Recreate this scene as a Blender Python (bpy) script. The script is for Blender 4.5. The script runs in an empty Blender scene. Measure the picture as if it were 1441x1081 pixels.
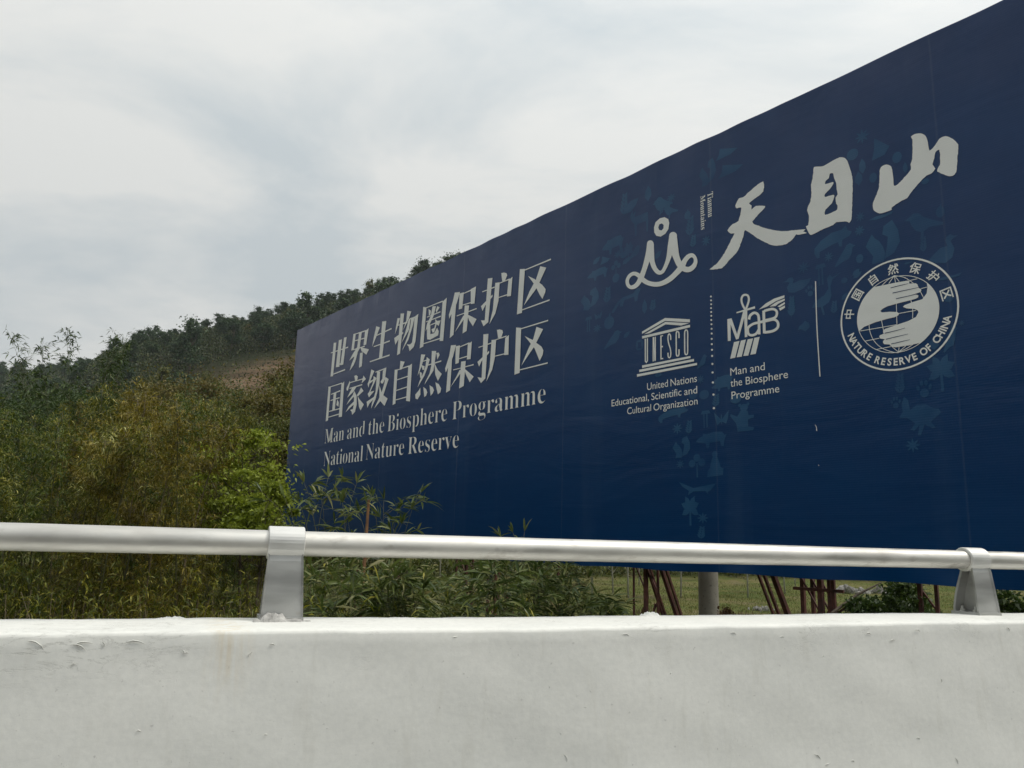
import bpy, math, random
import numpy as np
from math import radians, sin, cos, pi, atan, atan2, hypot, sqrt
from mathutils import Vector, Matrix
from mathutils.geometry import tessellate_polygon
RNG = np.random.default_rng(7)
random.seed(7)
scene = bpy.context.scene
C = scene.collection

# ---------------------------------------------------------------- camera
F, PW, PH = 1130.0, 1441.0, 1081.0
ROLL = radians(1.53)
PITCH = atan(223.3 * cos(ROLL) / F)
CAMZ = 1.2
FW = Vector((0, cos(PITCH), sin(PITCH)))
U0 = Vector((0, -sin(PITCH), cos(PITCH)))
R0 = Vector((1, 0, 0))
RT = R0 * cos(ROLL) + U0 * sin(ROLL)
UP = U0 * cos(ROLL) - R0 * sin(ROLL)
cam_d = bpy.data.cameras.new('camera')
cam = bpy.data.objects.new('camera', cam_d)
C.objects.link(cam)
m = Matrix.Identity(4)
for i in range(3):
    m[i][0], m[i][1], m[i][2] = RT[i], UP[i], -FW[i]
m[2][3] = CAMZ
cam.matrix_world = m
cam_d.sensor_width = 36.0
cam_d.lens = F / PW * 36.0
cam_d.clip_start = 0.05
cam_d.clip_end = 5000
scene.camera = cam

# ---------------------------------------------------------------- sky, sun, exposure
SUN_EL, SUN_AZ = radians(55), radians(92)          # azimuth from +Y towards +X
SUN_DIR = Vector((sin(SUN_AZ) * cos(SUN_EL), cos(SUN_AZ) * cos(SUN_EL), sin(SUN_EL)))
world = bpy.data.worlds.new('World')
scene.world = world
world.use_nodes = True
nt = world.node_tree
for n in list(nt.nodes):
    nt.nodes.remove(n)
def wn(t, **k):
    n = nt.nodes.new(t)
    for a, b in k.items():
        setattr(n, a, b)
    return n
out = wn('ShaderNodeOutputWorld')
bg = wn('ShaderNodeBackground'); bg.inputs[1].default_value = 0.1
sky = wn('ShaderNodeTexSky', sky_type='NISHITA', sun_disc=False, sun_elevation=SUN_EL, sun_rotation=SUN_AZ)
sky.dust_density = 3.0
tc = wn('ShaderNodeTexCoord')
sep = wn('ShaderNodeSeparateXYZ')
nt.links.new(tc.outputs['Generated'], sep.inputs[0])
def wm(op, a, b=None, clamp=False):
    n = wn('ShaderNodeMath', operation=op, use_clamp=clamp)
    for i, v in enumerate((a, b)):
        if v is None: continue
        if isinstance(v, (int, float)): n.inputs[i].default_value = v
        else: nt.links.new(v, n.inputs[i])
    return n.outputs[0]
zc = wm('ADD', wm('MAXIMUM', sep.outputs[2], 0.0), 0.22)
comb = wn('ShaderNodeCombineXYZ')
nt.links.new(wm('DIVIDE', sep.outputs[0], zc), comb.inputs[0])
nt.links.new(wm('DIVIDE', sep.outputs[1], zc), comb.inputs[1])
mp = wn('ShaderNodeMapping'); mp.inputs['Rotation'].default_value = (0, 0, radians(-28)); mp.inputs['Location'].default_value = (11.2, 8.6, 0); mp.inputs['Scale'].default_value = (1.0, 1.45, 1)
nt.links.new(comb.outputs[0], mp.inputs[0])
n1 = wn('ShaderNodeTexNoise'); n1.inputs['Scale'].default_value = 1.3; n1.inputs['Detail'].default_value = 7; n1.inputs['Roughness'].default_value = 0.58; n1.inputs['Distortion'].default_value = 0.35
nt.links.new(mp.outputs[0], n1.inputs['Vector'])
cr = wn('ShaderNodeValToRGB')
cr.color_ramp.elements[0].position = 0.38; cr.color_ramp.elements[0].color = (5.15, 5.6, 5.75, 1)
cr.color_ramp.elements[1].position = 0.58; cr.color_ramp.elements[1].color = (7.0, 7.05, 6.8, 1)
nt.links.new(n1.outputs[0], cr.inputs[0])
# brighter veil round the hidden sun and towards the zenith
dotn = wn('ShaderNodeVectorMath', operation='DOT_PRODUCT')
nt.links.new(tc.outputs['Generated'], dotn.inputs[0]); dotn.inputs[1].default_value = SUN_DIR
glow = wm('POWER', wm('MAXIMUM', dotn.outputs['Value'], 0.0), 2.5)
up_ = wm('MAXIMUM', sep.outputs[2], 0.0)
gain = wm('ADD', wm('ADD', wm('MULTIPLY', glow, 0.46), wm('MULTIPLY', wm('MULTIPLY', up_, up_), 0.75)), 0.86)
vm = wn('ShaderNodeVectorMath', operation='SCALE')
nt.links.new(cr.outputs[0], vm.inputs[0]); nt.links.new(gain, vm.inputs['Scale'])
mix = wn('ShaderNodeMix', data_type='RGBA'); mix.inputs[0].default_value = 0.93
nt.links.new(sky.outputs[0], mix.inputs[6]); nt.links.new(vm.outputs[0], mix.inputs[7])
nt.links.new(mix.outputs[2], bg.inputs[0]); nt.links.new(bg.outputs[0], out.inputs[0])

sl = bpy.data.lights.new('sun', 'SUN'); sl.energy = 1.5; sl.angle = radians(14); sl.color = (1.0, 0.96, 0.88)
so = bpy.data.objects.new('sun', sl); C.objects.link(so)
so.rotation_euler = SUN_DIR.to_track_quat('Z', 'Y').to_euler()
so.location = (0, 0, 60)
scene.view_settings.view_transform = 'Standard'
scene.view_settings.look = 'None'
scene.view_settings.exposure = 0.2
scene.view_settings.gamma = 1.0
scene.view_settings.use_curve_mapping = False
scene.cycles.max_bounces = 6
scene.cycles.transparent_max_bounces = 6

# ---------------------------------------------------------------- helpers
def ray(px, py):
    return FW + RT * ((px - PW / 2) / F) - UP * ((py - PH / 2) / F)
def at_depth(px, py, y):
    r = ray(px, py); return Vector((r.x, r.y, r.z)) * (y / r.y) + Vector((0, 0, CAMZ))
def at_z(px, py, z):
    r = ray(px, py); return r * ((z - CAMZ) / r.z) + Vector((0, 0, CAMZ))

def tag(o, label=None, cat=None, group=None, kind=None):
    if label: o['label'] = label
    if cat: o['category'] = cat
    if group: o['group'] = group
    if kind: o['kind'] = kind
    return o
def empty(name, loc=(0, 0, 0), rz=0):
    o = bpy.data.objects.new(name, None); C.objects.link(o)
    o.location = loc; o.rotation_euler = (0, 0, rz); o.empty_display_size = 0.2
    return o
def link(name, me, parent=None):
    o = bpy.data.objects.new(name, me); C.objects.link(o)
    if parent is not None: o.parent = parent
    return o
def pymesh(name, v, f, mats=None, mi=None, smooth=False):
    me = bpy.data.meshes.new(name)
    me.from_pydata([tuple(p) for p in v], [], [tuple(q) for q in f])
    if mats:
        for q in (mats if isinstance(mats, (list, tuple)) else [mats]): me.materials.append(q)
    if mi is not None: me.polygons.foreach_set('material_index', mi)
    if smooth: me.polygons.foreach_set('use_smooth', [True] * len(me.polygons))
    me.update()
    return me
def quadmesh(name, V, mat):
    """V: (N,4,3) array, one four-sided leaf or blade each."""
    N = len(V); me = bpy.data.meshes.new(name)
    me.vertices.add(N * 4); me.vertices.foreach_set('co', V.reshape(-1).astype(np.float32))
    me.loops.add(N * 4); me.loops.foreach_set('vertex_index', np.arange(N * 4, dtype=np.int32))
    me.polygons.add(N); me.polygons.foreach_set('loop_start', np.arange(0, N * 4, 4, dtype=np.int32))
    me.materials.append(mat); me.update(calc_edges=True)
    return me
class MB:
    def __init__(s): s.v = []; s.f = []
    def add(s, v, f):
        b = len(s.v); s.v += [tuple(p) for p in v]; s.f += [tuple(i + b for i in q) for q in f]
    def box(s, x0, x1, y0, y1, z0, z1):
        s.add([(x0,y0,z0),(x1,y0,z0),(x1,y1,z0),(x0,y1,z0),(x0,y0,z1),(x1,y0,z1),(x1,y1,z1),(x0,y1,z1)],
              [(0,3,2,1),(4,5,6,7),(0,1,5,4),(1,2,6,5),(2,3,7,6),(3,0,4,7)])
    def tube(s, pts, radii, n=6, cap=True):
        pts = [Vector(p) for p in pts]
        if isinstance(radii, (int, float)): radii = [radii] * len(pts)
        rings = []; prev = None
        for i, p in enumerate(pts):
            t = (pts[min(i + 1, len(pts) - 1)] - pts[max(i - 1, 0)]).normalized()
            if prev is None: a = t.cross(Vector((0.3, 0.2, 1)) if abs(t.z) < .9 else Vector((1, 0, 0))).normalized()
            else: a = (prev - t * prev.dot(t)).normalized()
            prev = a; b = t.cross(a)
            rings.append([p + (a * cos(2*pi*k/n) + b * sin(2*pi*k/n)) * radii[i] for k in range(n)])
        v = [q for r in rings for q in r]; f = []
        for i in range(len(pts) - 1):
            for k in range(n):
                f.append((i*n+k, i*n+(k+1) % n, (i+1)*n+(k+1) % n, (i+1)*n+k))
        if cap: f.append(tuple(range(n))[::-1]); f.append(tuple((len(pts)-1)*n + k for k in range(n)))
        s.add(v, f)
    def bar(s, a, b, w, d):
        """rectangular bar from a to b"""
        a, b = Vector(a), Vector(b); t = (b - a).normalized()
        x = t.cross(Vector((0, 1, 0)) if abs(t.y) < .9 else Vector((1, 0, 0))).normalized(); y = t.cross(x)
        v = [p + x * (sx * w/2) + y * (sy * d/2) for p in (a, b) for sx, sy in ((-1,-1),(1,-1),(1,1),(-1,1))]
        s.add(v, [(0,1,2,3),(7,6,5,4),(0,4,5,1),(1,5,6,2),(2,6,7,3),(3,7,4,0)])
    def mesh(s, name, mat, smooth=False): return pymesh(name, s.v, s.f, mat, smooth=smooth)
    def build(s, name, mat, parent=None, smooth=False): return link(name, s.mesh(name, mat, smooth), parent)

# ---------------------------------------------------------------- materials
class Mat:
    def __init__(s, name, rough=0.6, metal=0.0, spec=0.5):
        s.m = bpy.data.materials.new(name); s.m.use_nodes = True; s.t = s.m.node_tree
        s.b = s.t.nodes['Principled BSDF']; s.b.inputs['Roughness'].default_value = rough
        s.b.inputs['Metallic'].default_value = metal; s.b.inputs['Specular IOR Level'].default_value = spec
        s._c = None
    def n(s, t, **k):
        q = s.t.nodes.new(t)
        for a, b in k.items(): setattr(q, a, b)
        return q
    def l(s, a, b): s.t.links.new(a, b)
    def co(s):
        if s._c is None: s._c = s.n('ShaderNodeTexCoord').outputs['Object']
        return s._c
    def noise(s, scale, detail=4, rough=.55, stretch=None, dist=0, vec=None):
        q = s.n('ShaderNodeTexNoise'); q.inputs['Scale'].default_value = scale; q.inputs['Detail'].default_value = detail
        q.inputs['Roughness'].default_value = rough; q.inputs['Distortion'].default_value = dist
        v = vec or s.co()
        if stretch:
            mp = s.n('ShaderNodeMapping'); mp.inputs['Scale'].default_value = stretch; s.l(v, mp.inputs[0]); v = mp.outputs[0]
        s.l(v, q.inputs['Vector']); return q.outputs[0]
    def math(s, op, a, b=None, clamp=False):
        q = s.n('ShaderNodeMath', operation=op, use_clamp=clamp)
        for i, v in enumerate((a, b)):
            if v is None: continue
            if isinstance(v, (int, float)): q.inputs[i].default_value = v
            else: s.l(v, q.inputs[i])
        return q.outputs[0]
    def ramp(s, fac, stops):
        q = s.n('ShaderNodeValToRGB'); e = q.color_ramp.elements
        while len(e) < len(stops): e.new(0.5)
        for i, (p, c) in enumerate(stops):
            e[i].position = p; e[i].color = (*c, 1) if len(c) == 3 else c
        s.l(fac, q.inputs[0]); return q.outputs[0]
    def val(s, fac, a, b, lo=0.0, hi=1.0):
        q = s.n('ShaderNodeMapRange'); q.inputs[1].default_value = a; q.inputs[2].default_value = b
        q.inputs[3].default_value = lo; q.inputs[4].default_value = hi; s.l(fac, q.inputs[0]); return q.outputs[0]
    def mix(s, fac, a, b, mode='MIX'):
        q = s.n('ShaderNodeMix', data_type='RGBA', blend_type=mode)
        for i, v in ((0, fac), (6, a), (7, b)):
            if isinstance(v, (int, float)): q.inputs[i].default_value = v
            elif isinstance(v, tuple): q.inputs[i].default_value = (*v, 1)
            else: s.l(v, q.inputs[i])
        return q.outputs[2]
    def color(s, c):
        if isinstance(c, tuple): s.b.inputs['Base Color'].default_value = (*c, 1)
        else: s.l(c, s.b.inputs['Base Color'])
    def bump(s, h, strength=.3, dist=.01):
        q = s.n('ShaderNodeBump'); q.inputs['Strength'].default_value = strength; q.inputs['Distance'].default_value = dist
        s.l(h, q.inputs['Height']); s.l(q.outputs[0], s.b.inputs['Normal']); return q

def leaf_mat(name, stops, trans=.3, rough=.5, patch=None):
    k = Mat(name, rough=rough, spec=.35)
    g = k.n('ShaderNodeNewGeometry'); oi = k.n('ShaderNodeObjectInfo')
    r = k.math('ADD', k.math('MULTIPLY', g.outputs['Random Per Island'], .72), k.math('MULTIPLY', oi.outputs['Random'], .28))
    c = k.ramp(r, stops)
    k.color(c)
    tr = k.n('ShaderNodeBsdfTranslucent'); k.l(c, tr.inputs[0])
    mx = k.n('ShaderNodeMixShader'); mx.inputs[0].default_value = trans
    k.l(k.b.outputs[0], mx.inputs[1]); k.l(tr.outputs[0], mx.inputs[2])
    k.l(mx.outputs[0], k.t.nodes['Material Output'].inputs[0])
    return k.m

def simple(name, c, rough=.6, metal=0., var=.25, scale=6., bump=0., bd=.01, bs=40.):
    k = Mat(name, rough, metal)
    a = tuple(x * (1 - var) for x in c); b = tuple(min(1, x * (1 + var)) for x in c)
    k.color(k.ramp(k.noise(scale, 5), [(.3, a), (.7, b)]))
    if bump: k.bump(k.noise(bs, 4), bump, bd)
    return k.m

# white painted concrete
k = Mat('painted_concrete', .62, spec=.4)
base = k.ramp(k.noise(1.6, 6, .6, stretch=(1, 1, 1.6)), [(.25, (.72, .72, .68)), (.5, (.80, .795, .75)), (.75, (.85, .84, .79))])
fine = k.noise(55, 4, .6)
base = k.mix(k.val(fine, .35, .7, 0, .18), base, (.50, .50, .48))
drip = k.noise(9, 4, .6, stretch=(2.2, 2.2, .25))
base = k.mix(k.val(drip, .56, .8, 0, .30), base, (.52, .50, .43))
gr = k.noise(2.4, 6, .65, stretch=(1, 1, .8))
base = k.mix(k.val(gr, .52, .72, 0, .28), base, (.55, .56, .54))
spk = k.noise(70, 3, .6)
base = k.mix(k.val(spk, .68, .74, 0, .5), base, (.42, .41, .38))
sp = k.n('ShaderNodeSeparateXYZ'); k.l(k.co(), sp.inputs[0])
# rusty wash below the first post
band = k.math('SUBTRACT', 1.0, k.math('MULTIPLY', k.math('ABSOLUTE', k.math('ADD', sp.outputs[0], .155)), 13.0), clamp=True)
vert = k.val(sp.outputs[2], .72, .9, 0, 1)
wash = k.math('MULTIPLY', k.math('MULTIPLY', band, vert), k.val(k.noise(30, 3, .5, stretch=(1.5, 1.5, .12)), .42, .62, 0, .36))
base = k.mix(wash, base, (.62, .47, .24))
hair = k.noise(14, 8, .7, stretch=(.35, 1, 1.5), dist=.6)
topw = k.val(sp.outputs[2], .80, .9, 0.10, 1)
crack = k.math('MULTIPLY', k.math('SUBTRACT', 1.0, k.math('MULTIPLY', k.math('ABSOLUTE', k.math('SUBTRACT', hair, .5)), 75.0), clamp=True), k.math('MULTIPLY', k.val(k.noise(3.2, 3), .5, .62), topw))
base = k.mix(k.math('MULTIPLY', crack, .5), base, (.36, .35, .32))
k.color(base)
hh = k.math('ADD', k.math('MULTIPLY', k.noise(3.0, 5, .55), 1.0), k.math('MULTIPLY', k.noise(38, 5, .6), .16))
brush = k.noise(26, 4, .6, stretch=(.14, 1, 1))
hh = k.math('ADD', hh, k.math('MULTIPLY', brush, .10))
hh = k.math('SUBTRACT', hh, k.math('MULTIPLY', crack, .12))
k.bump(hh, .42, .009)
M_CONC = k.m

# silver painted steel
def silver(name, tone, rough, metal, dirt=.15):
    k = Mat(name, rough, metal, spec=.5)
    st = k.noise(7, 4, .5, stretch=(.3, 1.5, 1.5))
    c = k.ramp(st, [(.3, tuple(x * .66 for x in tone)), (.5, tuple(x * .92 for x in tone)), (.7, tone)])
    c = k.mix(k.val(k.noise(17, 4, .6, stretch=(.5, 1, 1)), .60, .74, 0, dirt), c, (.40, .37, .33))
    k.color(c)
    k.l(k.val(k.noise(11, 5, .65, stretch=(.5, 1, 1)), .3, .7, rough - .07, rough + .22), k.b.inputs['Roughness'])
    k.bump(k.noise(22, 3, .5, stretch=(.5, 1, 1)), .16, .004)
    return k.m
M_RAIL = silver('silver_paint', (.72, .70, .655), .43, .76, .6)
M_POST = silver('post_silver_paint', (.48, .48, .465), .42, .68, .85)
M_SLEEVE = silver('sleeve_paint', (.82, .81, .78), .42, .5)
M_BOLT = simple('galvanised_bolt', (.55, .55, .53), .4, .7)

# rust, concrete pole, timber
k = Mat('rusty_red_steel', .75)
k.color(k.ramp(k.noise(9, 6, .65), [(.3, (.030, .014, .012)), (.52, (.085, .026, .018)), (.75, (.15, .055, .035))]))
k.bump(k.noise(60, 4), .4, .004); M_RUST = k.m
k = Mat('pole_concrete', .85)
k.color(k.mix(k.val(k.noise(22, 5, .7), .58, .66, 0, .8), k.ramp(k.noise(3, 4), [(.3, (.17, .155, .125)), (.7, (.25, .235, .195))]), (.07, .065, .05)))
k.bump(k.noise(50, 4), .4, .006); M_POLE = k.m
M_BARK = simple('bark', (.085, .065, .045), .9, var=.45, scale=14, bump=.6)
M_CULM = simple('bamboo_culm', (.085, .085, .035), .5, var=.4, scale=5)
M_CULM_D = simple('dry_culm', (.17, .13, .075), .6, var=.4, scale=5)
M_WHITEWASH = simple('whitewashed_bark', (.30, .29, .25), .85, var=.2, scale=8)
M_STONE = simple('pale_rubble', (.22, .21, .19), .9, var=.35, scale=3, bump=.5)

# banner fabric: deep blue, sky sheen painted in as a gradient, weave, creases, seams
def banner(name, col_fn, rough=.26, spec=.27):
    k = Mat(name, rough, spec=spec)
    sp = k.n('ShaderNodeSeparateXYZ'); k.l(k.co(), sp.inputs[0])
    k.sp = sp
    c = col_fn(k)
    dirt = k.noise(1.1, 5, .6, stretch=(1.4, 1, .12))
    c = k.mix(k.val(dirt, .55, .75, 0, .045), c, (.22, .30, .38))
    pale_mott = k.noise(.5, 4, .6)
    c = k.mix(k.math('MULTIPLY', k.val(pale_mott, .42, .7, 0, .05), k.val(k.sp.outputs[2], 4, 7, 0, 1)), c, (.35, .30, .40))  # pale lavender mottle, stronger towards the top
    # sewn seams between the fabric strips
    seam = k.math('ABSOLUTE', k.math('SUBTRACT', k.math('FRACT', k.math('DIVIDE', k.math('ADD', sp.outputs[0], -.65), 3.07)), .5))
    sm = k.math('SUBTRACT', 1.0, k.math('MULTIPLY', seam, 190.0), clamp=True)
    c = k.mix(k.math('MULTIPLY', sm, .07), c, (.22, .28, .36))
    k.color(c)
    w1 = k.noise(1.3, 3, .5, stretch=(.35, 1, 1.5), dist=.8)
    w2 = k.noise(5.0, 3, .5, stretch=(.35, 1, 1.8), dist=.5)
    top = k.val(sp.outputs[2], 7.6, 8.45, .0, 1.0)
    w3 = k.math('MULTIPLY', k.noise(2.6, 3, .5, stretch=(1, 1, .5), dist=1.2), top)
    h = k.math('ADD', k.math('ADD', k.math('MULTIPLY', w1, .38), k.math('MULTIPLY', w2, .05)), k.math('MULTIPLY', w3, .5))
    wv = k.n('ShaderNodeTexWave', wave_type='BANDS', bands_direction='Z'); wv.inputs['Scale'].default_value = 12; k.l(k.co(), wv.inputs['Vector'])
    wv2 = k.n('ShaderNodeTexWave', wave_type='BANDS', bands_direction='X'); wv2.inputs['Scale'].default_value = 12; k.l(k.co(), wv2.inputs['Vector'])
    h = k.math('ADD', h, k.math('MULTIPLY', k.math('ADD', wv.outputs[0], wv2.outputs[0]), .010))
    h = k.math('SUBTRACT', h, k.math('MULTIPLY', sm, .10))
    k.bump(h, .5, .05)
    return k.m
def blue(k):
    v = k.val(k.sp.outputs[2], 2.6, 8.3)            # sky sheen painted in, paler towards the top
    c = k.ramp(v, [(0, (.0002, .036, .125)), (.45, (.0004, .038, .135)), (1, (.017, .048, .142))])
    lav = k.math('MULTIPLY', k.val(k.sp.outputs[0], 0, 10.5, 1, 0), k.val(k.sp.outputs[2], 4.3, 7.6, 0, 1))  # more of the sky sheen, painted into the upper left
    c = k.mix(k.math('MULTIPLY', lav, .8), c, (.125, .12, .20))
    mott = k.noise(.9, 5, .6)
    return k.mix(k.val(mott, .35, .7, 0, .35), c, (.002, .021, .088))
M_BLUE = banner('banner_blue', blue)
M_TEAL = banner('print_teal', lambda k: k.mix(k.val(k.noise(1.2, 3), .35, .65, 0, 1), (.008, .056, .155), (.022, .092, .20)))
M_WHITE = banner('print_white', lambda k: k.mix(k.val(k.noise(3., 4), .4, .7, 0, .3), (.86, .86, .85), (.76, .765, .75)), rough=.5, spec=.3)
M_BACK = simple('banner_back', (.32, .33, .34), .8, var=.15)
M_FRAME = simple('board_frame_steel', (.045, .05, .06), .6, .3)

# ground, road, hill
def ground_mat():
    k = Mat('field_grass', .95, spec=.2)
    g = k.ramp(k.noise(.35, 6, .6), [(.3, (.060, .085, .014)), (.45, (.11, .125, .026)), (.56, (.15, .135, .045)), (.75, (.19, .145, .085))])
    g = k.mix(k.val(k.noise(1.7, 6, .7), .45, .7, 0, .75), g, (.045, .075, .014))
    k.color(g); k.bump(k.noise(9, 6, .7), 1.0, .12); return k.m
M_GROUND = ground_mat()
k = Mat('hill_soil', 1.0, spec=.1)
cc = k.ramp(k.noise(.045, 8, .65), [(.32, (.018, .026, .010)), (.5, (.036, .038, .016)), (.7, (.070, .055, .030))])
HPATCH = at_depth(372, 520, 175)
geo = k.n('ShaderNodeNewGeometry')
dd = k.n('ShaderNodeVectorMath', operation='DISTANCE'); k.l(geo.outputs['Position'], dd.inputs[0]); dd.inputs[1].default_value = HPATCH
pm = k.val(k.math('ADD', dd.outputs['Value'], k.math('MULTIPLY', k.noise(.09, 5, .7), 26.0)), 22, 32, 1, 0)
terr = k.noise(.5, 4, .6, stretch=(.15, .15, 1.2))
cc = k.mix(k.math('MULTIPLY', pm, .95), cc, k.ramp(terr, [(.35, (.085, .058, .034)), (.55, (.19, .125, .075)), (.75, (.28, .20, .125))]))
k.color(cc); k.bump(k.noise(.5, 8, .7), 1.0, 1.2); M_HILL = k.m
k = Mat('asphalt', .85); k.color(k.ramp(k.noise(4, 8, .7), [(.3, (.042, .042, .043)), (.7, (.068, .067, .066))])); k.bump(k.noise(120, 3), .5, .004); M_ROAD = k.m
M_LINE = simple('road_paint', (.62, .62, .58), .7, var=.15, scale=12)

# ---------------------------------------------------------------- barrier frame of reference
RD = (ray(3799, 846)); RD = Vector((RD.x, RD.y, 0)).normalized()          # direction of the road
P1 = at_depth(402, 764.7, 2.6)                                            # rail centre at first post
ZR = P1.z
RB = atan2(RD.y, RD.x)
def road_y(x, y):            # signed distance beyond the barrier line
    return (y - P1.y) * RD.x - (x - P1.x) * RD.y
ZT = at_depth(390, 875.4, 2.6 - 0.065 / RD.x).z                            # top of barrier at post foot
def smooth(t): t = np.clip(t, 0, 1); return t * t * (3 - 2 * t)
def fnoise(x, y, s, seed=0):
    return (np.sin(x * s + 1.3 + seed) * np.cos(y * s * 1.17 + .7 * seed) + .5 * np.sin(x * s * 2.3 - y * s * 1.9 + seed * 2.1) + .3 * np.cos(x * s * 4.9 + y * s * 4.1 + seed)) / 1.8
FZ = -1.5
def ground_z(x, y):
    b = road_y(x, y)
    z = np.where(b > 0, -.12 + (FZ + .12) * smooth(b / 3.2), np.where(b > -11, -.08, -.08 - .5 * smooth((-b - 11) / 6)))
    r = np.hypot(x, y)
    z = z + np.where(b > 3, fnoise(x, y, .5) * .06, 0)
    # bank rising at the back of the field
    return z + smooth((r - 62) / 30) * 1.6

# ground: one sheet
rs = np.concatenate([np.linspace(.6, 30, 46), np.linspace(32, 104, 26)])
az = np.linspace(0, 2 * pi, 145)[:-1]
gv = [(0, 0, float(ground_z(0, 0)))]; gf = []
for r in rs:
    X, Y = r * np.sin(az), r * np.cos(az); Z = ground_z(X, Y)
    gv += list(zip(X.tolist(), Y.tolist(), Z.tolist()))
n = len(az)
for k_ in range(n): gf.append((0, 1 + (k_ + 1) % n, 1 + k_))
for i in range(len(rs) - 1):
    for k_ in range(n):
        a, b = 1 + i * n, 1 + (i + 1) * n
        gf.append((a + k_, a + (k_ + 1) % n, b + (k_ + 1) % n, b + k_))
tag(link('ground', pymesh('ground', gv, gf, M_GROUND, smooth=True)), 'green and yellowish field below the road behind the barrier', kind='structure')

# hills: ridge heights taken per direction
SKY = [(-900, 560), (-500, 575), (-200, 545), (0, 523), (60, 522), (110, 516), (150, 492), (200, 474), (245, 468), (300, 456), (340, 450), (400, 437), (450, 426), (520, 408), (600, 384), (700, 358), (850, 340), (1100, 372), (1500, 470), (2200, 600)]
_a = []; _e = []
for px, py in SKY:
    r_ = ray(px, py); _a.append(atan2(r_.x, r_.y)); _e.append(r_.z / hypot(r_.x, r_.y))
def ridge(a):
    e = np.interp(a, _a, _e, left=.19, right=.19)  # ridge out of view, raised to darken the board's lower reflection
    px = np.interp(a, _a, [s[0] for s in SKY], left=-900, right=2200)
    D = 255 + 190 * smooth((150 - px) / 90) * (px > -2000)
    return e, D
def hill_z(x, y):
    r = np.hypot(x, y); a = np.arctan2(x, y); e, D = ridge(a)
    H = e * D + CAMZ - 5.0
    t = smooth((r - 96) / (D - 96)) * .82 + .18 * np.clip((r - 96) / (D - 96), 0, 1)
    z = FZ - .9 + (H - FZ + .9) * t * np.where(r > D, 1 - .35 * smooth((r - D) / 700), 1)
    return z + fnoise(x, y, .035, 2) * 3.0 * smooth((r - 100) / 60) * (1 - .8 * np.exp(-((r - D) / 25) ** 2))
hr = np.concatenate([np.linspace(92, 470, 84), np.linspace(500, 1500, 12)])
ha = np.linspace(-pi, pi, 361)[:-1]
hv = []; hf = []
for r in hr:
    X, Y = r * np.sin(ha), r * np.cos(ha); Z = hill_z(X, Y)
    if r < 93: Z = Z * 0 + FZ - 2.5
    hv += list(zip(X.tolist(), Y.tolist(), Z.tolist()))
n = len(ha)
for i in range(len(hr) - 1):
    for k_ in range(n):
        hf.append((i * n + k_, i * n + (k_ + 1) % n, (i + 1) * n + (k_ + 1) % n, (i + 1) * n + k_))
tag(link('hill', pymesh('hill', hv, hf, M_HILL, smooth=True)), 'wooded hill rising behind the thicket with a bare brown slope', kind='structure')

# road on this side of the barrier
g = MB(); g.box(-60, 60, -9.6, -.42, -.30, 0.0)
o = g.build('road', M_ROAD); o.location = (P1.x, P1.y, 0); o.rotation_euler = (0, 0, RB)
tag(o, 'asphalt road running along the white barrier', kind='structure')
g = MB(); g.add([(-60, -.95, .004), (60, -.95, .004), (60, -.80, .004), (-60, -.80, .004)], [(0, 1, 2, 3)])
o = g.build('road_marking', M_LINE); o.location = (P1.x, P1.y, 0); o.rotation_euler = (0, 0, RB)
tag(o, 'white edge line painted on the road', kind='structure')

# ---------------------------------------------------------------- concrete barrier
def to_world(p): 
    return Vector((P1.x + p[0] * RD.x - p[1] * RD.y, P1.y + p[0] * RD.y + p[1] * RD.x, p[2]))
LIP = -.255
prof = [(.085, -1.6), (.085, ZT - .012), (.078, ZT - .002), (.03, ZT + .001), (-.08, ZT + .001), (-.17, ZT - .002), (LIP + .012, ZT - .006), (LIP + .003, ZT - .010), (LIP, ZT - .018), (LIP - .005, ZT - .08), (LIP - .02, ZT - .22), (LIP - .035, ZT - .40), (LIP - .06, ZT - .60), (LIP - .14, ZT - .74), (LIP - .165, ZT - .95), (LIP - .165, -.3)]
# more points across the top and face
pr = []
for (a, b), (c, d) in zip(prof[:-1], prof[1:]):
    L = hypot(c - a, d - b); s = max(1, int(L / .03)) if b > .3 else 1
    for q in range(s): pr.append((a + (c - a) * q / s, b + (d - b) * q / s))
pr.append(prof[-1])
xs = list(np.concatenate([np.linspace(-40, -1.6, 40), np.arange(-1.55, 4.6, .025), np.linspace(4.65, 40, 40)]))
v = []; f = []
for x in xs:
    for j, (a, b) in enumerate(pr):
        w = (sin(x * 2.1 + b * 3) * .0022 + sin(x * 5.3 + 1.1 + b * 7) * .0012 + sin(x * 13.1 + b * 23 + a * 30) * .0007) if b > -.2 else 0
        e = .0012 * sin(x * 31 + a * 60) * sin(x * 7.7) if b > ZT - .05 else 0
        v.append((x, a + (w if a < 0 else 0), b + e + (w * .8 if b > ZT - .05 else 0)))
m_ = len(pr)
for i in range(len(xs) - 1):
    for j in range(m_ - 1):
        f.append((i * m_ + j, i * m_ + j + 1, (i + 1) * m_ + j + 1, (i + 1) * m_ + j))
f.append(tuple(range(m_))[::-1]); f.append(tuple((len(xs) - 1) * m_ + j for j in range(m_)))
bar = link('concrete_barrier', pymesh('concrete_barrier', v, f, M_CONC, smooth=True))
bar.location = (P1.x, P1.y, 0); bar.rotation_euler = (0, 0, RB)
tag(bar, 'white painted concrete barrier with flaking paint along the bottom of the photo', 'barrier')

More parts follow.
